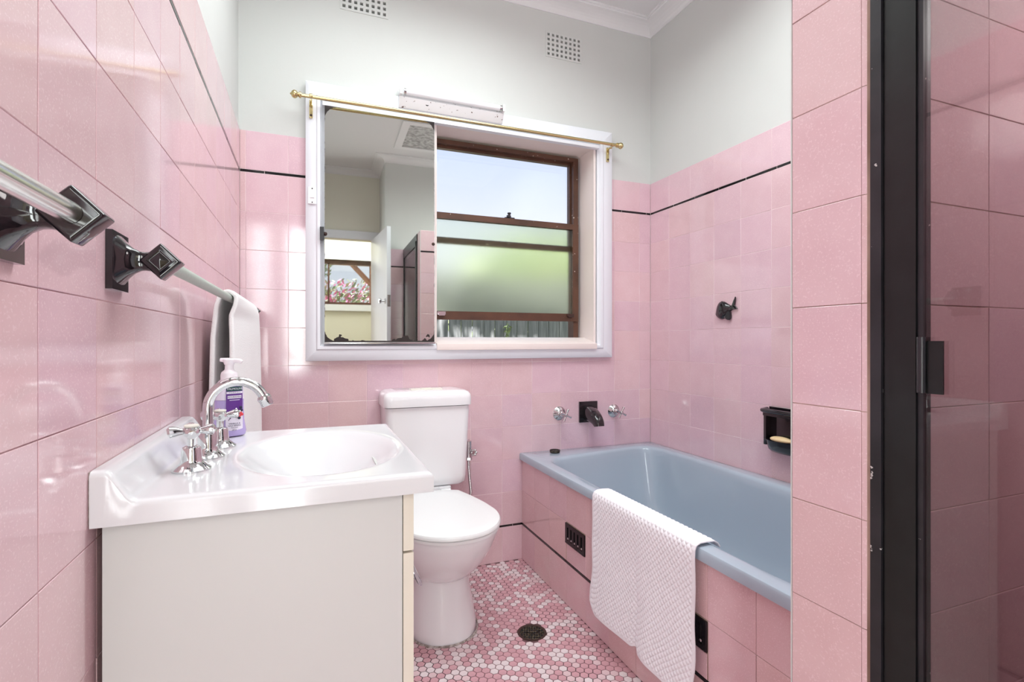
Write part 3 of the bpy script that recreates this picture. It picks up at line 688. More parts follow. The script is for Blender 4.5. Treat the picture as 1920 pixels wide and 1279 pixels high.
# bath front grilles
def grille(y0, y1, label):
    t = thing('vent_grille', label, 'vent', (AX, (y0+y1)/2, .284), 'black slotted grilles in the bath front')
    z0, z1 = .2445, .323; n = 5; px = (y1-y0-.02)/n; g = NB(); ys = [y0+.0015]
    for i in range(n): c = y0+.010+px*(i+.5); ys += [c-.0055, c+.0055]
    ys.append(y1-.0015); zs = [z0, z0+.014, z1-.014, z1]
    for i in range(len(ys)-1):
        for j in range(3):
            if i % 2 and j == 1: continue
            box(g, AX-.0040, AX+.0008, ys[i], ys[i+1], zs[j], zs[j+1])
    bmesh.ops.remove_doubles(g, verts=g.verts, dist=1e-5)
    seen = {}
    for f in g.faces: seen.setdefault(tuple(round(c, 5) for c in f.calc_center_median()), []).append(f)
    bmesh.ops.delete(g, geom=[f for fs in seen.values() if len(fs) > 1 for f in fs], context='FACES')
    build('slotted_plate', fixn(g), M_BLACKTILE, t)
    for i in range(n):
        c = y0+.010+px*(i+.5); g = NB(); lathe(g, [(0, .0045), (.004, .0045), (.0055, .003)], (AX+.0008, c, z0+.021), (-1, 0, 0), 12); build('slot_boss', fixn(g), M_DCHROME, t, smooth=True)
    bx('backing', M_DARK, (AX+.0008, AX+.0013, y0+.002, y1-.002, z0+.001, z1-.001), t)  # black sheet painted in as the shade behind the slots
grille(1.663, 1.818, 'black slotted grille in the bath front between the toilet and the white mat')
grille(1.0376, 1.1945, 'black slotted grille in the bath front half hidden behind the white mat')

# bath mat over the rim
t_ = NB(); NS, NT = 330, 330
path = [(1.003, .497), (.996, .508), (.985, .5145), (.96, .516), (.94, .5155), (.929, .511), (.9245, .500), (.9235, .48), (.925, .44), (.928, .36), (.928, .25), (.926, .16), (.925, .100)]
pp = [Vector((a, b)) for a, b in path]; cum = [0]
for a, b in zip(pp, pp[1:]): cum.append(cum[-1]+(b-a).length)
def at_path(s):
    for i in range(len(cum)-1):
        if s <= cum[i+1]+1e-9:
            f = (s-cum[i])/(cum[i+1]-cum[i]); return pp[i].lerp(pp[i+1], f), (pp[i+1]-pp[i]).normalized()
    return pp[-1], (pp[-1]-pp[-2]).normalized()
grid = []
TOT = cum[-1]
for j in range(NT+1):
    tt = j/NT; row = []
    for i in range(NS+1):
        s = TOT*i/NS
        y = 1.570-.512*tt
        # rounded lower corner and sagging hem
        drop = max(0, (s-.10)/(TOT-.10))
        lim = TOT-(.035*max(0, 1-tt/.10)**2)+.012*max(0, (tt-.52))-.010*math.exp(-((tt-.5)/.03)**2)
        s2 = s*lim/TOT
        p_, d_ = at_path(min(s2, TOT)); ex_ = max(0, s2-TOT)
        nrm = Vector((d_.y, -d_.x)) if True else None
        if nrm.x > 0 and d_.y < -.5: nrm = -nrm
        if abs(d_.y) < .5: nrm = Vector((0, 1))
        if d_.y <= -.5 and s < .04: nrm = Vector((0, 1))
        u_ = (s*1.0)/.0092; v_ = (.512*tt)/.0092
        edge = min(i, NS-i)/NS*TOT, min(j, NT-j)/NT*.512
        q = abs(math.sin(PI*(u_+v_)*.5))*abs(math.sin(PI*(u_-v_)*.5))
        q = q**.45 if min(edge) > .010 else .45
        wave = drop*(.006*math.sin(tt*9+.4)+.010*math.exp(-((tt-.62)/.10)**2)-.007*math.exp(-((tt-.5)/.03)**2)+.008)
        off = .0030*q+wave+.001
        row.append(t_.verts.new((p_.x+nrm.x*off if nrm.x else p_.x, y+drop*.006*math.sin(s*30), p_.y+nrm.y*off-ex_)))
    grid.append(row)
for j in range(NT):
    for i in range(NS): t_.faces.new((grid[j][i], grid[j+1][i], grid[j+1][i+1], grid[j][i+1]))
fixn(t_)
bmat = build('bath_mat', t_, M_MAT, smooth=True); tag(bmat, 'white quilted bath mat hanging over the front rim of the blue bath', 'bath mat')
md = bmat.modifiers.new('thick', 'SOLIDIFY'); md.thickness = .0035; md.offset = 0

# floor drain
t = thing('floor_drain', 'round corroded floor drain grate in the hexagonal mosaic near the bath', 'drain', (DR[0], DR[1], 0))
g = NB(); lathe(g, [(-.004, .052), (.0015, .052), (.002, .046), (.0005, .043), (-.004, .043)], (DR[0], DR[1], 0), n=36, caps=False); build('rim', fixn(g), M_SPOT, t, smooth=True)
g = NB(); a0 = math.radians(35)
for k in range(-3, 4):
    for rr in (a0, a0+math.radians(62)):
        d = Vector((math.cos(rr), math.sin(rr), 0)); n_ = Vector((-d.y, d.x, 0)); o_ = Vector((DR[0], DR[1], -.0015))+n_*k*.0150; hl = math.sqrt(max(0, .043**2-(k*.0150)**2))
        if hl < .01: continue
        p4 = [o_-d*hl-n_*.0028, o_+d*hl-n_*.0028, o_+d*hl+n_*.0028, o_-d*hl+n_*.0028]
        lo = [g.verts.new(p-Vector((0, 0, .002))) for p in p4]; up = [g.verts.new(p+Vector((0, 0, .001))) for p in p4]
        g.faces.new(up); g.faces.new(lo[::-1])
        for q in range(4): g.faces.new((lo[q], lo[(q+1) % 4], up[(q+1) % 4], up[q]))
build('grate', fixn(g), M_BRONZE, t)
g = NB(); lathe(g, [(-.0045, .044), (-.004, .044)], (DR[0], DR[1], 0.0032), n=24); build('grate_shade', fixn(g), M_DARK, t)  # flat black disc stands in for the shade below the grate

# ================================================================== TOILET
TX = .452
t = thing('toilet', 'white close-coupled toilet with closed lid between vanity and bath', 'toilet', (TX, 1.9, 0))
def dring(z, hw, yf, yb, e=2.0, eb=2.6, n=48, ym=None):
    ym = ym if ym is not None else yf+(yb-yf)*.48; out = []
    for k in range(n):
        a = 2*PI*k/n; ca, sa = math.cos(a), math.sin(a)
        ee = e if sa < 0 else eb
        x = TX+hw*abs(ca)**(2/ee)*(1 if ca > 0 else -1); y = ym+((ym-yf) if sa < 0 else (yb-ym))*abs(sa)**(2/ee)*(1 if sa > 0 else -1); out.append((x, y, z))
    return out
g = NB(); loft(g, [dring(0, .124, 1.712, 2.20, 2.2, 3, ym=1.87), dring(.004, .126, 1.709, 2.20, 2.2, 3, ym=1.87), dring(.03, .124, 1.713, 2.20, 2.2, 3, ym=1.87), dring(.10, .112, 1.728, 2.20, 2.2, 3, ym=1.87), dring(.16, .102, 1.745, 2.2, 2.2, 3, ym=1.87), dring(.21, .098, 1.755, 2.2, 2.2, 3, ym=1.87), dring(.26, .098, 1.76, 2.2, 2.2, 3, ym=1.87)]); fixn(g)
build('pedestal', g, M_PORC, t, smooth=True)
g = NB(); loft(g, [dring(.192, .070, 1.79, 2.02, ym=1.90), dring(.196, .098, 1.752, 2.06, ym=1.88), dring(.215, .120, 1.715, 2.09, ym=1.87), dring(.25, .142, 1.672, 2.11, ym=1.85), dring(.29, .158, 1.632, 2.13, ym=1.83), dring(.33, .170, 1.602, 2.14, ym=1.81), dring(.365, .177, 1.585, 2.16, ym=1.79), dring(.388, .180, 1.575, 2.18, ym=1.78), dring(.396, .178, 1.577, 2.18, ym=1.78), dring(.398, .172, 1.585, 2.17, ym=1.78)]); fixn(g)
build('bowl', g, M_PORC, t, smooth=True)
def seat_ring(z, k=0):
    out = []; n = 56
    for i in range(n):
        a = 2*PI*i/n; ca, sa = math.cos(a), math.sin(a)
        if sa <= 0: x = (.184-k)*abs(ca)**.93*(1 if ca > 0 else -1); y = 1.775+(1.775-1.560-k)*sa*abs(sa)**(-.04 if sa else 0)
        else:
            y = 1.775+(.315-k)*abs(sa)**.62; f = (y-1.775)/.315; x0 = .184-.072*f**1.5-k; x = max(-x0, min(x0, x0*ca*1.9*(1 if True else 0)))
        out.append((TX+x, y, z))
    return out
g = NB(); loft(g, [seat_ring(.3985, .008), seat_ring(.400, .003), seat_ring(.408, .003), seat_ring(.410, .006)]); fixn(g); build('seat', g, M_SEAT, t, smooth=True)
g = NB(); loft(g, [seat_ring(.411, .004), seat_ring(.413, 0), seat_ring(.420, 0), seat_ring(.426, .004), seat_ring(.4285, .014), seat_ring(.4295, .05)]); fixn(g); build('seat_lid', g, M_SEAT, t, smooth=True)
for s_ in (-1, 1): g = NB(); tube(g, [(TX+s_*.075-.02, 2.088, .415), (TX+s_*.075+.02, 2.088, .415)], .011, 12); build('hinge', g, M_SEAT, t, smooth=True)
g = NB(); box(g, TX-.10, TX+.10, 2.10, 2.25, .38, .432); build('shelf', g, M_PORC, t, bevel=.012, segs=3)
CXc = .4595
def rrect(z, x0, x1, y0, y1, r, n=6):
    out = []
    for (cx_, cy_, a0_) in ((x1-r, y0+r, -PI/2), (x1-r, y1-.004, 0), (x0+r, y1-.004, PI/2), (x0+r, y0+r, PI)):
        rr_ = r if cy_ < (y0+y1)/2 else .004
        cxx = cx_ if rr_ == r else (x1-.004 if cx_ > (x0+x1)/2 else x0+.004)
        for k in range(n+1): a = a0_+PI/2*k/n; out.append((cxx+rr_*math.cos(a), cy_+rr_*math.sin(a), z))
    return out
cb = lambda z, w, f, r=.03: rrect(z, CXc-w, CXc+w, f, BW-.004, r)
g = NB(); loft(g, [cb(.430, .135, 2.130, .03), cb(.433, .150, 2.118, .03), cb(.444, .161, 2.106), cb(.47, .164, 2.100), cb(.60, .169, 2.095), cb(.76, .1765, 2.092), cb(.768, .176, 2.093)]); fixn(g); build('cistern', g, M_PORC, t, smooth=True)
cl = lambda z, w, f, r=.032: rrect(z, CXc-w, CXc+w, f, BW-.003, r)
g = NB(); loft(g, [cl(.770, .178, 2.090), cl(.772, .1835, 2.082), cl(.800, .1835, 2.081), cl(.815, .181, 2.084), cl(.826, .174, 2.092), cl(.832, .160, 2.105), cl(.834, .13, 2.13, .03)]); fixn(g); build('cistern_lid', g, M_PORC, t, smooth=True)
g = NB(); box(g, CXc-.065, CXc+.070, 2.15, 2.20, .833, .8385); fb = build('flush_button', g, M_BTN, t, bevel=.002)
g = NB(); box(g, CXc-.02, CXc+.025, 2.160, 2.19, .838, .8405); build('button_half', g, M_BTN, fb, bevel=.001)
g = NB(); rg = dring(.0, .133, 1.702, 2.2, 2.2, 3, ym=1.87, n=64); loft(g, [[(x_+random.uniform(-.003, .003), y_+random.uniform(-.003, .003), 0) for x_, y_, _ in rg], [(TX+(x_-TX)*.965, 1.87+(y_-1.87)*.97, .005) for x_, y_, _ in rg]], cap0=False, cap1=False); fixn(g); build('base_caulk', g, M_CAULK, t)
# cistern stop valve
t = thing('stop_valve', 'small grey stop valve with a flexible hose on the wall beside the cistern', 'valve', (.672, BW, .55))
g = NB(); lathe(g, [(0, .020), (.004, .020), (.008, .012), (.045, .012)], (.668, BW, .575), (0, -1, 0), 18); tube(g, [(.668, BW-.045, .590), (.668, BW-.045, .505)], .0125, 14); lathe(g, [(0, .015), (.012, .015)], (.668, BW-.045, .505), (0, 0, 1), 6); build('valve_body', fixn(g), M_DCHROME, t, smooth=True)
g = NB(); lathe(g, [(.0, .009), (.03, .008)], (.672, BW-.045, .545), (.35, -1, -.1), 12)
for k in range(6):
    a = PI/3*k; c_ = Vector((.683, BW-.075, .542)); sphere(g, c_+Vector((math.cos(a)*.011, 0, math.sin(a)*.011)), .006, n=8)
lathe(g, [(-.003, .012), (.003, .012)], (.683, BW-.075, .542), (.35, -1, -.1), 14); build('valve_handle', fixn(g), M_DCHROME, t, smooth=True)
g = NB(); tube(g, [(.668, BW-.045, .51), (.667, BW-.048, .47), (.668, BW-.06, .42), (.668, BW-.08, .37), (.655, BW-.10, .32), (.62, BW-.12, .30), (.57, BW-.12, .33), (.56, BW-.10, .40)], .0062, 12); build('flexible_hose', g, M_DCHROME, t, smooth=True)

# ================================================================== VANITY
t = thing('vanity_cabinet', 'plain off-white vanity cabinet under the white basin top', 'cabinet', (-.05, 1.03, 0))
cx0, cx1, cy0, cy1 = -.245, .1335, .800, 1.27
bx('side_panel', M_CAB, (cx0, cx1, cy0, cy0+.016, .0, .807), t, bevel=.0008); bx('side_panel', M_CAB, (cx0, cx1, cy1-.016, cy1, .0, .807), t, bevel=.0008)
bx('back_panel', M_CAB, (cx0, cx0+.012, cy0+.016, cy1-.016, .0, .807), t); bx('shelf', M_CAB, (cx0+.012, cx1-.002, cy0+.016, cy1-.016, .12, .136), t)
bx('front_rail', M_CAB, (cx1-.016, cx1-.001, cy0+.016, cy1-.016, .0, .12), t); bx('front_rail', M_CAB, (cx1-.016, cx1-.001, cy0+.016, cy1-.016, .70, .807), t)
bx('drawer_front', M_DOORFR, (cx1+.0015, cx1+.0175, cy0+.0005, cy1-.001, .7155, .8035), t, bevel=.0012)
for ya, yb in ((cy0+.0005, 1.0335), (1.0365, cy1-.001)):
    d_ = bx('door', M_DOORFR, (cx1+.0015, cx1+.0175, ya, yb, .125, .7115), t, bevel=.0012)
    yh = .862 if ya < 1 else 1.19
    g = NB(); xx = cx1+.0175; prism(g, [(xx, .679), (xx+.006, .677), (xx+.0165, .656), (xx+.0165, .650), (xx+.012, .650), (xx+.005, .662), (xx, .664)], lambda a, b: (a, yh-.047, b), lambda a, b: (a, yh+.047, b)); fixn(g); build('handle', g, M_CLEAR, d_, bevel=.001)
t = thing('wash_basin', 'white moulded wash basin top with an oval bowl and raised back edge', 'basin', (-.04, 1.03, .838))
vx0, vx1, vy0, vy1 = -.2525, .1785, .781, 1.292; DZ = .838
def frange(a, b, n): return [a+(b-a)*i/n for i in range(n+1)]
def axis_pts(a, b, n, r=.009):
    e = [a, a+r*.08, a+r*.3, a+r*.6, a+r]; return e+frange(a+r, b-r, n)[1:-1]+[b-r, b-r*.6, b-r*.3, b-r*.08, b]
xs = axis_pts(vx0, vx1, 84); ys = axis_pts(vy0, vy1, 96)
def vz(x, y):
    z = DZ
    bs = max(0, min(1, (-.204-x)/.034)); z += .040*(bs*bs*(3-2*bs))
    # gentle side falls and basin
    ex_, ey_ = (x-.022)/.142, (y-1.03)/.200
    r_ = math.hypot(ex_, ey_)
    if r_ < 1.08:
        k = max(0, min(1, (1.06-r_)/.26)); z -= .005*(k*k*(3-2*k))
        k = max(0, min(1, (1.0-r_)/.95)); z -= .075*(k**1.35)*(2-k)
    def rnd(d): return 0 if d >= .009 else .009-math.sqrt(max(0, .009**2-(.009-d)**2))
    z -= max(rnd(vx1-x), rnd(y-vy0), rnd(vy1-y))*.9
    return z
g = NB(); G = [[g.verts.new((x, y, vz(x, y))) for y in ys] for x in xs]
for i in range(len(xs)-1):
    for j in range(len(ys)-1): g.faces.new((G[i][j], G[i+1][j], G[i+1][j+1], G[i][j+1]))
bd = [e for e in g.edges if e.is_boundary]; r_ = bmesh.ops.extrude_edge_only(g, edges=bd)
for v in [e for e in r_['geom'] if isinstance(e, bmesh.types.BMVert)]: v.co.z = .808
fixn(g); vt = build('basin_top', g, M_TOP, t, smooth=True)
cxm = len(xs)//2*len(ys)
g = NB(); lathe(g, [(0, .021), (.002, .021), (.003, .018), (.0015, .014)], (.022, 1.03, .7575), n=20); build('plug_hole', fixn(g), M_CHROME, t, smooth=True)
bx('caulk_bead', M_CAULK, (vx0-.0012, vx0, vy0+.002, vy1-.002, .812, .877), t)
# basin taps
def basin_tap(x, y, label):
    t = thing('basin_tap', label, 'tap', (x, y, DZ), 'basin taps')
    g = NB(); lathe(g, [(0, .0275), (.003, .0275), (.006, .0235), (.012, .0165), (.018, .0150), (.032, .0138), (.036, .0125), (.038, .0085)], (x, y, DZ), n=28); build('base', fixn(g), M_CHROME, t, smooth=True)
    g = NB(); lathe(g, [(.036, .0062), (.052, .0062), (.054, .009)], (x, y, DZ), n=16); build('spindle', fixn(g), M_CHROME, t, smooth=True)
    g = NB(); lathe(g, [(.053, .010), (.056, .0125), (.064, .0125), (.067, .010), (.068, .006)], (x, y, DZ), n=20)
    for k in range(4):
        a = math.radians(12)+PI/2*k; tube(g, [(x+d*math.cos(a), y+d*math.sin(a), DZ+.061+dz) for d, dz in ((.006, 0), (.014, 0), (.022, .0005), (.029, .0005), (.032, 0))], [.0045, .0052, .0082, .0092, .0055], 12)
    h_ = build('cross_handle', fixn(g), M_CHROME, t, smooth=True)
    g = NB(); lathe(g, [(.068, .0105), (.0705, .0105), (.071, .009)], (x, y, DZ), n=18); build('index_cap', fixn(g), M_BTN, h_, smooth=True)
basin_tap(-.1715, .934, 'chrome cross-handled basin tap nearest the bare end of the vanity top')
basin_tap(-.158, 1.116, 'chrome cross-handled basin tap in front of the purple soap bottle')
t = thing('basin_spout', 'arched chrome gooseneck spout between the two basin taps', 'spout', (-.164, 1.025, DZ))
g = NB(); lathe(g, [(0, .0265), (.003, .0265), (.006, .0225), (.012, .0165), (.02, .0152), (.044, .0152), (.047, .0135), (.048, .009)], (-.164, 1.025, DZ), n=28); build('base', fixn(g), M_CHROME, t, smooth=True)
pts = [(-.164, 1.025, DZ+z_) for z_ in (.045, .065, .085)]+[(-.164+.0455-.0455*math.cos(a), 1.025, DZ+.085+.0455*math.sin(a)) for a in (math.radians(8*k) for k in range(1, 21))]
g = NB(); tube(g, pts, .0082, 18); build('neck', g, M_CHROME, t, smooth=True)
e0 = Vector(pts[-1]); d0 = (Vector(pts[-1])-Vector(pts[-2])).normalized()
g = NB(); lathe(g, [(-.004, .0095), (0, .0115), (.004, .0115), (.006, .0105), (.014, .0108), (.016, .0095)], e0, d0, 20); build('aerator', fixn(g), M_CHROME, t, smooth=True)

# soap bottle
BX, BY, BR = -.158, 1.236, math.radians(24)
bn = Vector((math.sin(BR), -math.cos(BR), 0)); bu = Vector((math.cos(BR), math.sin(BR), 0)); B0 = Vector((BX, BY, DZ))
t = thing('soap_bottle', 'clear pump bottle of lavender hand soap with a purple label behind the taps', 'bottle', B0)
def bring(z, rx, ry, n=40, e=2.5): return [B0+bu*(rx*abs(math.cos(a))**(2/e)*(1 if math.cos(a) > 0 else -1))+bn*(ry*abs(math.sin(a))**(2/e)*(1 if math.sin(a) > 0 else -1))+Vector((0, 0, z)) for a in (2*PI*k/n for k in range(n))]
g = NB(); loft(g, [bring(.001, .026, .018), bring(.003, .0305, .021), (bring(.010, .0325, .022)), bring(.020, .031, .021), bring(.035, .0285, .0195), bring(.06, .0275, .019), bring(.078, .0275, .019)]); fixn(g); build('liquid', g, M_LIQ, t, smooth=True)
g = NB(); loft(g, [bring(.0785, .0275, .019), bring(.095, .0275, .019), bring(.108, .026, .018), bring(.116, .021, .017), bring(.120, .016, .015), bring(.124, .014, .014)]); fixn(g); build('body', g, mat('pearly_clear_plastic', L(228, 220, 238), .18), t, smooth=True)
g = NB(); lathe(g, [(.119, .0165), (.131, .0165), (.136, .0150), (.140, .010), (.142, .0085), (.158, .0080)], B0, n=24); pu = build('pump_collar', fixn(g), M_PUMP, t, smooth=True)
g = NB(); lathe(g, [(.152, .0095), (.160, .0115), (.1625, .0125), (.164, .0115)], B0, n=24)
sd = Vector((.9, -.3, 0)).normalized()
tube(g, [B0+Vector((0, 0, .1595)), B0+sd*.012+Vector((0, 0, .1605)), B0+sd*.022+Vector((0, 0, .160)), B0+sd*.026+Vector((0, 0, .157))], [.005, .005, .0045, .004], 12)
tube(g, [B0+Vector((0, 0, .1605)), B0-sd*.018+Vector((0, 0, .162))], [.006, .004], 12); build('pump_head', fixn(g), M_PUMP, t, smooth=True)
def lab(z0, z1, x0, x1, m, name, off, parent, n=10):
    g = NB(); rr_ = []
    for k in range(n+1):
        x_ = x0+(x1-x0)*k/n; yy_ = lambda o: (.0195+o)*(max(0, 1-(abs(x_+.0045)/(.0290+o))**2.5))**(1/2.5)
        rr_.append([B0+bu*(x_+.0045)+bn*yy_(off)+Vector((0, 0, z0)), B0+bu*(x_+.0045)+bn*yy_(off)+Vector((0, 0, z1)), B0+bu*(x_+.0045)+bn*yy_(off-.0003)+Vector((0, 0, z1)), B0+bu*(x_+.0045)+bn*yy_(off-.0003)+Vector((0, 0, z0))])
    loft(g, rr_); fixn(g); return build(name, g, m, parent, smooth=True)
lb = lab(.054, .111, -.0165, .0165, M_PURPLE, 'label', .0009, t)
lab(.012, .054, -.0175, .0165, M_LABELW, 'label_foot', .0020, lb)
lab(.097, .106, -.0158, .0158, M_DGREEN, 'label_band', .0013, lb)
lab(.0915, .0958, -.0158, .0158, M_LABELW, 'label_stripe', .0013, lb)
lab(.0815, .0875, -.0138, .0138, M_LABELW, 'label_stripe', .0013, lb); lab(.0775, .0786, -.010, .010, M_LABELW, 'label_stripe', .0013, lb)
def text(s_, x_, z_, size, m, off=.0225):
    cu = bpy.data.curves.new('lettering', 'FONT'); cu.body = s_; cu.size = size; cu.align_x = 'CENTER'; cu.align_y = 'CENTER'; cu.extrude = .00008; cu.resolution_u = 2
    tmp = bpy.data.objects.new('tmp', cu); me = bpy.data.meshes.new_from_object(tmp); me.name = 'lettering'; me.materials.clear(); bpy.data.objects.remove(tmp)
    o = link('lettering', me, m, lb)
    R = Matrix((bu, Vector((0, 0, 1)), bn)).transposed().to_4x4()
    o.matrix_local = Matrix.Translation(bu*(x_+.0045)+bn*off+Vector((0, 0, z_))) @ R
text('PALMOLIVE', 0, .1015, .0058, M_LABELW, .0217); text('F O A M I N G', 0, .0936, .0034, M_INK, .0217); text('NOURISHING', 0, .0845, .0046, M_INK, .0217)
text('VANILLA &', -.001, .0290, .0046, M_INK, .0222); text('WILD BERRIES', -.001, .0245, .0040, M_INK, .0222); text('Hand wash', -.001, .0205, .0030, M_INK, .0222); text('250 mL', -.001, .0155, .0030, M_INK, .0222)
def blob(x_, z_, r, m, name, sx=1, sz=1, off=.0228, rot=0):
    g = NB(); sphere(g, (0, 0, 0), 1, r*sx, .0012, r*sz, 12); bmesh.ops.transform(g, matrix=Matrix.Translation(B0+bu*(x_+.0045)+bn*off+Vector((0, 0, z_))) @ Matrix.Rotation(BR, 4, 'Z') @ Matrix.Rotation(rot, 4, 'Y'), verts=g.verts); build(name, g, m, lb, smooth=True)
for k in range(5): a = math.radians(90+72*k); blob(.002+.0052*math.cos(a), .052+.0052*math.sin(a), .0046, M_LABELW, 'petal', 1, .5, .0232, rot=-a)
blob(.002, .052, .0022, M_YELL, 'flower_eye', off=.0240)
for x_, z_, m_ in ((.011, .062, M_BERRY), (.0125, .056, M_BERRY), (.011, .050, M_RED), (.0135, .047, M_RED), (.009, .045, M_RED), (.004, .042, M_BERRY), (.008, .040, M_BERRY)): blob(x_, z_, .0030, m_, 'berry')
for k in (0, 1):
    g = NB(); tube(g, [B0+bu*(-.0085+k*.003+.010*s_)+bn*.0229+Vector((0, 0, .036+k*.003+.009*s_+.002*math.sin(4*s_))) for s_ in (0, .3, .6, 1)], .0006, 6); build('vanilla_pod', g, M_INK, lb)

# ================================================================== TOWEL RAILS
RX, RZ = -.196, 1.153
def bracket(yc, parent, sgn):
    g = NB(); box(g, LW, LW+.008, yc-.033, yc+.033, RZ-.0425, RZ+.0375); pl = build('wall_plate', g, M_BLACKCER, parent, bevel=.003)
    g = NB(); rings = []
    for f, hw, hz in ((0, .030, .036), (.10, .027, .032), (.25, .020, .0245), (.45, .0135, .0175), (.65, .0115, .0135), (.80, .0110, .0130), (1.0, .012, .014)):
        x_ = LW+.006+(RX-.012-LW-.006)*f; rings.append([(x_, yc+hw*abs(math.cos(a))**.6*(1 if math.cos(a) > 0 else -1), RZ+hz*abs(math.sin(a))**.6*(1 if math.sin(a) > 0 else -1)) for a in (2*PI*k/20 for k in range(20))])
    loft(g, rings); fixn(g); build('arm', g, M_BLACKCER, parent, smooth=True)
    g = NB(); c_ = .026
    dia = lambda k, y: [(RX+c_*k, y, RZ), (RX, y, RZ+c_*k), (RX-c_*k, y, RZ), (RX, y, RZ-c_*k)]
    loft(g, [dia(.88, yc-.0150), dia(1, yc-.0125), dia(1, yc+.0125), dia(.88, yc+.0150)]); fixn(g); hd = build('head', g, M_BLACKCER, parent, bevel=.0035, segs=3)
    for _ in (0,):
        g = NB(); ya = yc+sgn*.0150; loft(g, [dia(.66, ya-sgn*.001), dia(.60, ya+sgn*.002), dia(.5, ya+sgn*.0008), dia(.42, ya+sgn*.0015), dia(.06, ya+sgn*.0048)]); fixn(g); build('boss', g, M_BLACKCER, hd, bevel=.0008)
def rail(ya, yb, m, label):
    t = thing('towel_rail', label, 'towel rail', (LW, (ya+yb)/2, RZ), 'towel rails on the tiled wall')
    bracket(ya, t, -1); bracket(yb, t, 1)
    g = NB(); tube(g, [(RX, ya+.014 if ya > .7 else ya+.014, RZ)]+[(RX, ya+(yb-ya)*k/10, RZ) for k in range(1, 10)]+[(RX, yb-.016, RZ)], .0097, 20); build('bar', g, m, t, smooth=True)
rail(-.42, .578, M_ROD, 'polished steel towel bar in black brackets, empty, at the near end of the wall')
rail(.873, 2.165, M_GREEN, 'pale green towel bar in black diamond-headed brackets with a towel on it')
# hanging towel
g = NB(); NY, NSs = 40, 90; y0, y1 = 1.505, 2.02
pth = [(-.2325, .62), (-.2315, .9), (-.2295, 1.05), (-.222, 1.13), (-.214, 1.158), (-.203, 1.169), (-.191, 1.169), (-.178, 1.160), (-.170, 1.135), (-.166, 1.06), (-.163, .9), (-.160, .62)]
pv = [Vector(p) for p in pth]; cm_ = [0]
for a, b in zip(pv, pv[1:]): cm_.append(cm_[-1]+(b-a).length)
G = []
for j in range(NY+1):
    row = []
    for i in range(NSs+1):
        s = cm_[-1]*i/NSs
        k = max(q for q in range(len(cm_)-1) if cm_[q] <= s+1e-9); f = (s-cm_[k])/(cm_[k+1]-cm_[k]); p_ = pv[k].lerp(pv[k+1], min(1, f))
        side = 1 if i > NSs/2 else -1; fall = max(0, (1.15-p_.y)/.5); yy = y0+(y1-y0)*j/NY
        dx = side*fall*.004*math.sin(yy*23+side)-(side > 0)*.020*(1-j/NY)*min(1, max(0, 1.155-p_.y)/.05)
        row.append(g.verts.new((p_.x+dx, yy+(-.012*fall if side < 0 else -.030*fall*(1-j/NY)+.012*fall*j/NY), p_.y)))
    G.append(row)
for j in range(NY):
    for i in range(NSs): g.faces.new((G[j][i], G[j+1][i], G[j+1][i+1], G[j][i+1]))
fixn(g)
tw = build('hand_towel', g, M_TOWEL, smooth=True); tag(tw, 'thick white folded towel hanging over the pale green towel bar', 'towel')
md = tw.modifiers.new('thick', 'SOLIDIFY'); md.thickness = .011; md.offset = 0
bv = tw.modifiers.new('soft', 'BEVEL'); bv.width = .004; bv.segments = 3; bv.limit_method = 'ANGLE'

# ================================================================== SHOWER SCREEN
t = thing('shower_screen', 'black framed glass shower screen and door beside the tiled partition', 'shower screen', (.73, .11, 0))
HD = 1.868
for side in (0, 1):
    def yy(a, b, side=side): return (a, b) if not side else (SY+(PY0-b), SY+(PY0-a))
    g = NB(); box(g, .726, .752, *yy(.4690, .4835), .10, HD); build('jamb', g, M_FRAME2, t, bevel=.0012)
    g = NB(); box(g, .730, .750, *yy(.4520, .4685), .10, HD); build('jamb_channel', g, M_FRAME, t, bevel=.001)
    g = NB(); box(g, .722, .746, *yy(.4235, .4515), .13, HD-.05); build('door_stile', g, M_FRAME, t, bevel=.0025)
    g = NB(); box(g, .725, .740, *yy(.4165, .4230), .13, HD-.05); build('glazing_bead', g, M_FRAME2, t, bevel=.0015)
g = NB(); box(g, .724, .752, SY+.0005, PY0-.0005, HD-.045, HD); build('head_rail', g, M_FRAME, t, bevel=.0012)
g = NB(); box(g, .722, .746, SY+.034, PY0-.034, .10, .135); build('bottom_rail', g, M_FRAME, t, bevel=.0012)
g = NB(); box(g, .722, .746, SY+.034, PY0-.034, HD-.085, HD-.046); build('door_top_rail', g, M_FRAME, t, bevel=.0012)
bx('glass_pane', M_SHGLASS, (.728, .7335, SY+.06, .4180, .13, HD-.05), t)
g = NB(); lathe(g, [(0, .0048), (.0705, .0048)], (.7190, .4155, .9745), n=14); hi = build('hinge', fixn(g), M_FRAME2, t, smooth=True)
g = NB(); box(g, .7220, .7245, .3930, .4150, .9740, 1.0400); build('hinge_leaf', g, M_FRAME, hi, bevel=.0006)
bx('baseboard_shower', M_TILE, (.70, .76, SY, PY0, 0, .10), kind='structure')

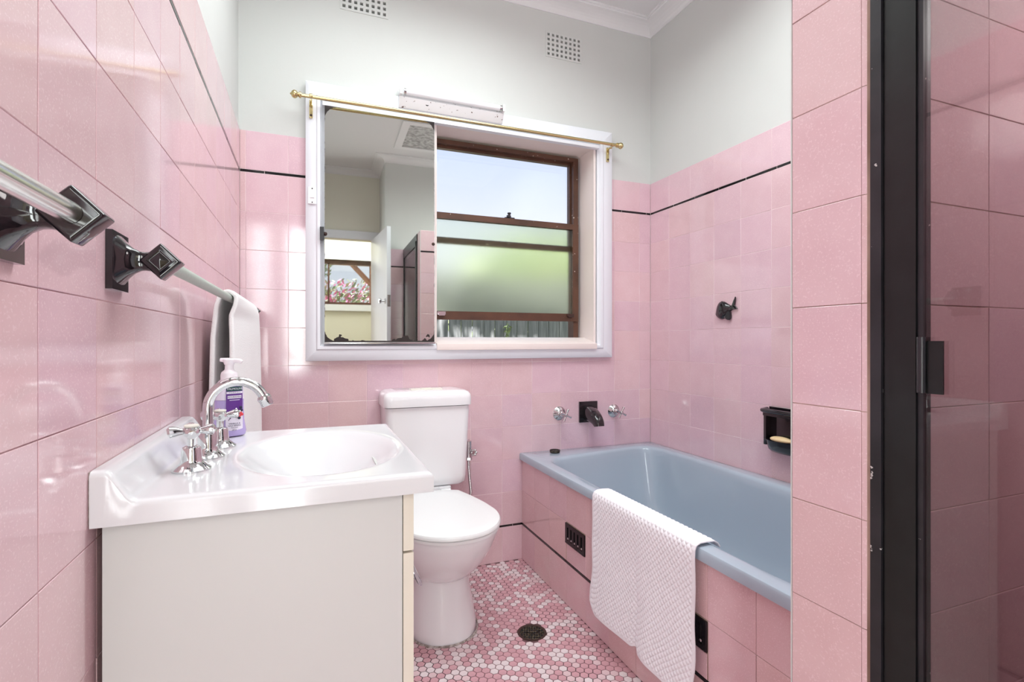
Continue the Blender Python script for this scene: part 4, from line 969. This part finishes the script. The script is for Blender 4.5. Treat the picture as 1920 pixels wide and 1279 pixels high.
# ================================================================== ENTRY DOOR, HALL, HALL WINDOW
t = thing('door', 'white flush door standing open with a chrome knob, seen in the mirror', 'door', (.515, -.37, 0))
ang = math.atan2(.072, .72)
def droty(m_): return Matrix.Translation((.482, -.735, 0)) @ Matrix.Rotation(-ang, 4, 'Z')
g = box(NB(), -.001, .033, 0, .722, .01, 2.022, rot=droty(0)); build('door_leaf', g, M_GLOSS, t, bevel=.001)
g = NB(); lathe(g, [(0, .024), (.004, .024), (.006, .010), (.030, .009), (.034, .020), (.045, .026), (.055, .024), (.060, .012)], (-.001, .66, 1.385), (-1, 0, 0), 20); bmesh.ops.transform(g, matrix=droty(0), verts=g.verts); build('door_knob', fixn(g), M_CHROME, t, smooth=True)
g = box(NB(), .004, .029, .7222, .7245, 1.335, 1.435, rot=droty(0)); build('latch_plate', g, M_DCHROME, t)
df = bx('door_2', M_GLOSS, (-.215, .49, -.765, -.755, 2.03, 2.11), kind='structure')
g = NB(); box(g, .49, .56, -.765, -.748, 0, 2.11); box(g, -.25, -.215, -.765, -.748, 0, 2.11); box(g, -.215, .49, -.765, -.748, 2.03, 2.11); build('door_frame', g, M_GLOSS, df, bevel=.003)
w2 = bx('window_2', M_GLOSS, (-.56, .68, -2.0, -1.965, 1.40, 1.475), kind='structure', bevel=.003)
g = NB(); box(g, -.56, .68, -2.0, -1.975, 2.01, 2.07); box(g, -.56, -.5, -2.0, -1.975, 1.475, 2.01); box(g, .62, .68, -2.0, -1.975, 1.475, 2.01); build('window_frame', g, M_GLOSS, w2, bevel=.003)
g = NB(); ring(g, -.5, .62, 1.475, 2.01, -2.06, -2.02, .02, .02, .03, .05); box(g, .085, .105, -2.06, -2.02, 1.5, 1.97); build('sash_frame', g, M_BROWN, w2, bevel=.002)
bx('pane', M_WINGLASS, (-.48, .60, -2.042, -2.038, 1.505, 1.96), w2)

# ================================================================== OUTSIDE
bx('ground', M_GROUND, (-12, 12, -14, 14, -.45, -.35), kind='structure')
def leaves(name, c, rad, n, size, mats, parent, seed=1, hollow=.5):
    rnd = random.Random(seed); vs_, fs, mi = [], [], []
    for k in range(n):
        d = Vector((rnd.gauss(0, 1), rnd.gauss(0, 1), rnd.gauss(0, 1))).normalized()*(hollow+(1-hollow)*rnd.random() if hollow > .2 else rnd.random()**.4)
        p = Vector(c)+Vector((d.x*rad[0], d.y*rad[1], d.z*rad[2])); a = Vector((rnd.gauss(0, 1), rnd.gauss(0, 1), rnd.gauss(0, 1))).normalized(); b = a.orthogonal().normalized(); q = a.cross(b); s_ = size*rnd.uniform(.6, 1.3)
        i = len(vs_); vs_ += [p-b*s_, p+q*s_*.4, p+b*s_, p-q*s_*.4]; fs.append((i, i+1, i+2, i+3)); mi.append(rnd.randrange(len(mats)))
    org = ORG.get(parent.name, Vector()) if parent else Vector()
    me = bpy.data.meshes.new(name); me.from_pydata([v-org for v in vs_], [], fs)
    for m_ in mats: me.materials.append(m_)
    for p_, m_ in zip(me.polygons, mi): p_.material_index = m_
    return link(name, me, None, parent)
FY = 3.75
t = thing('paling_fence', 'weathered grey paling fence dappled with leaf shade outside the open window', 'fence', (1.6, FY, -.35))
x = -.6; pal = []
while x < 4.4:
    w_ = random.uniform(.088, .098); g = NB(); top = 1.55+random.uniform(-.02, .02); dy = random.uniform(-.004, .004)
    box(g, x, x+w_-.006, FY+dy, FY+.012+dy, -.35, top); build('paling', g, M_FENCE, t, bevel=.001); x += w_
for zz in (.1, 1.3): bx('rail', M_FENCE, (-.6, 4.4, FY+.018, FY+.055, zz, zz+.07), t)
def shrub(name, label, c, rad, n, size, mats, seed, group=None, trunk=True):
    t = thing(name, label, 'plant', (c[0], c[1], -.35), group)
    leaves('foliage', c, rad, n, size, mats, t, seed)
    if trunk: g = NB(); tube(g, [(c[0], c[1], -.35), (c[0]+.03, c[1], c[2]-rad[2]*.3), (c[0], c[1]+.05, c[2]+rad[2]*.3)], [.05, .04, .02], 8); build('stem', g, M_BARK, t)
    return t
shrub('shrub', 'green shrub beyond the fence, blurred by the frosted lower pane', (2.5, 4.75, 1.35), (1.35, .55, .85), 7000, .06, [M_LEAF, M_LEAF2], 3)
shrub('shrub', 'lower pale shrub beyond the fence behind the mirror edge of the frosted pane', (.45, 5.3, .95), (.9, .5, .80), 3000, .06, [M_LEAF2], 4)
t = thing('overhanging_tree', 'leafy tree whose boughs throw dappled shade on the paling fence', 'tree', (4.6, 3.3, -.35))
g = NB(); tube(g, [(4.6, 3.3, -.35), (4.5, 3.2, 2.2), (4.0, 3.15, 2.9), (2.6, 3.1, 3.25), (0.6, 3.1, 3.4)], [.12, .10, .07, .05, .03], 10); build('trunk', g, M_BARK, t, smooth=True)
leaves('foliage', (1.35, 3.12, 3.35), (2.3, .6, .35), 2000, .055, [M_LEAF], t, 9, .1)
t = thing('weed_sprig', 'small green sprig growing against the paling fence', 'plant', (1.43, FY-.01, 1.02))
leaves('leaf', (1.43, FY-.03, 1.13), (.03, .015, .06), 26, .022, [M_LEAF], t, 12, 0); g = NB(); tube(g, [(1.43, FY-.006, 1.02), (1.432, FY-.02, 1.10), (1.43, FY-.02, 1.18)], .003, 6); build('stem', g, M_LEAF, t)
# garden seen through the hall window in the mirror
t = thing('pergola', 'brown timber pergola with a tiled eave in the garden, seen in the mirror', 'pergola', (.9, -5, -.35))
bx('post', M_TIMBER, (.80, .95, -5.1, -4.95, -.35, 3.0), t, bevel=.005)
for k in range(5): bx('rafter', M_TIMBER, (-.1+.45*k, .0+.45*k, -6.4, -4.2, 2.55+.03*k, 2.70+.03*k), t)
g = NB(); tube(g, [(.87, -5.02, 2.0), (.3, -5.02, 2.6)], .05, 6); tube(g, [(.87, -5.02, 2.0), (1.45, -5.02, 2.6)], .05, 6); build('brace', g, M_TIMBER, t)
bx('beam', M_TIMBER, (.1, 2.6, -5.12, -4.93, 2.38, 2.56), t, bevel=.005)
g = NB(); prism(g, [(.05, 2.62), (.35, 3.4), (2.8, 3.4), (2.8, 2.62)], lambda a, b: (a, -4.2, b), lambda a, b: (a, -4.14, b)); fixn(g); build('gable_board', g, M_EAVE, t)
shrub('flowering_hedge', 'pink flowering garden hedge behind the pergola post, seen in the mirror', (.6, -6.6, 1.4), (2.2, .6, .95), 6000, .06, [M_LEAF2, M_LEAF, M_FLOWER], 6)
shrub('garden_tree', 'leafy garden tree beside the pergola, seen in the mirror', (-.75, -9.2, 3.4), (1.1, .8, 1.2), 5000, .07, [M_LEAF], 8)
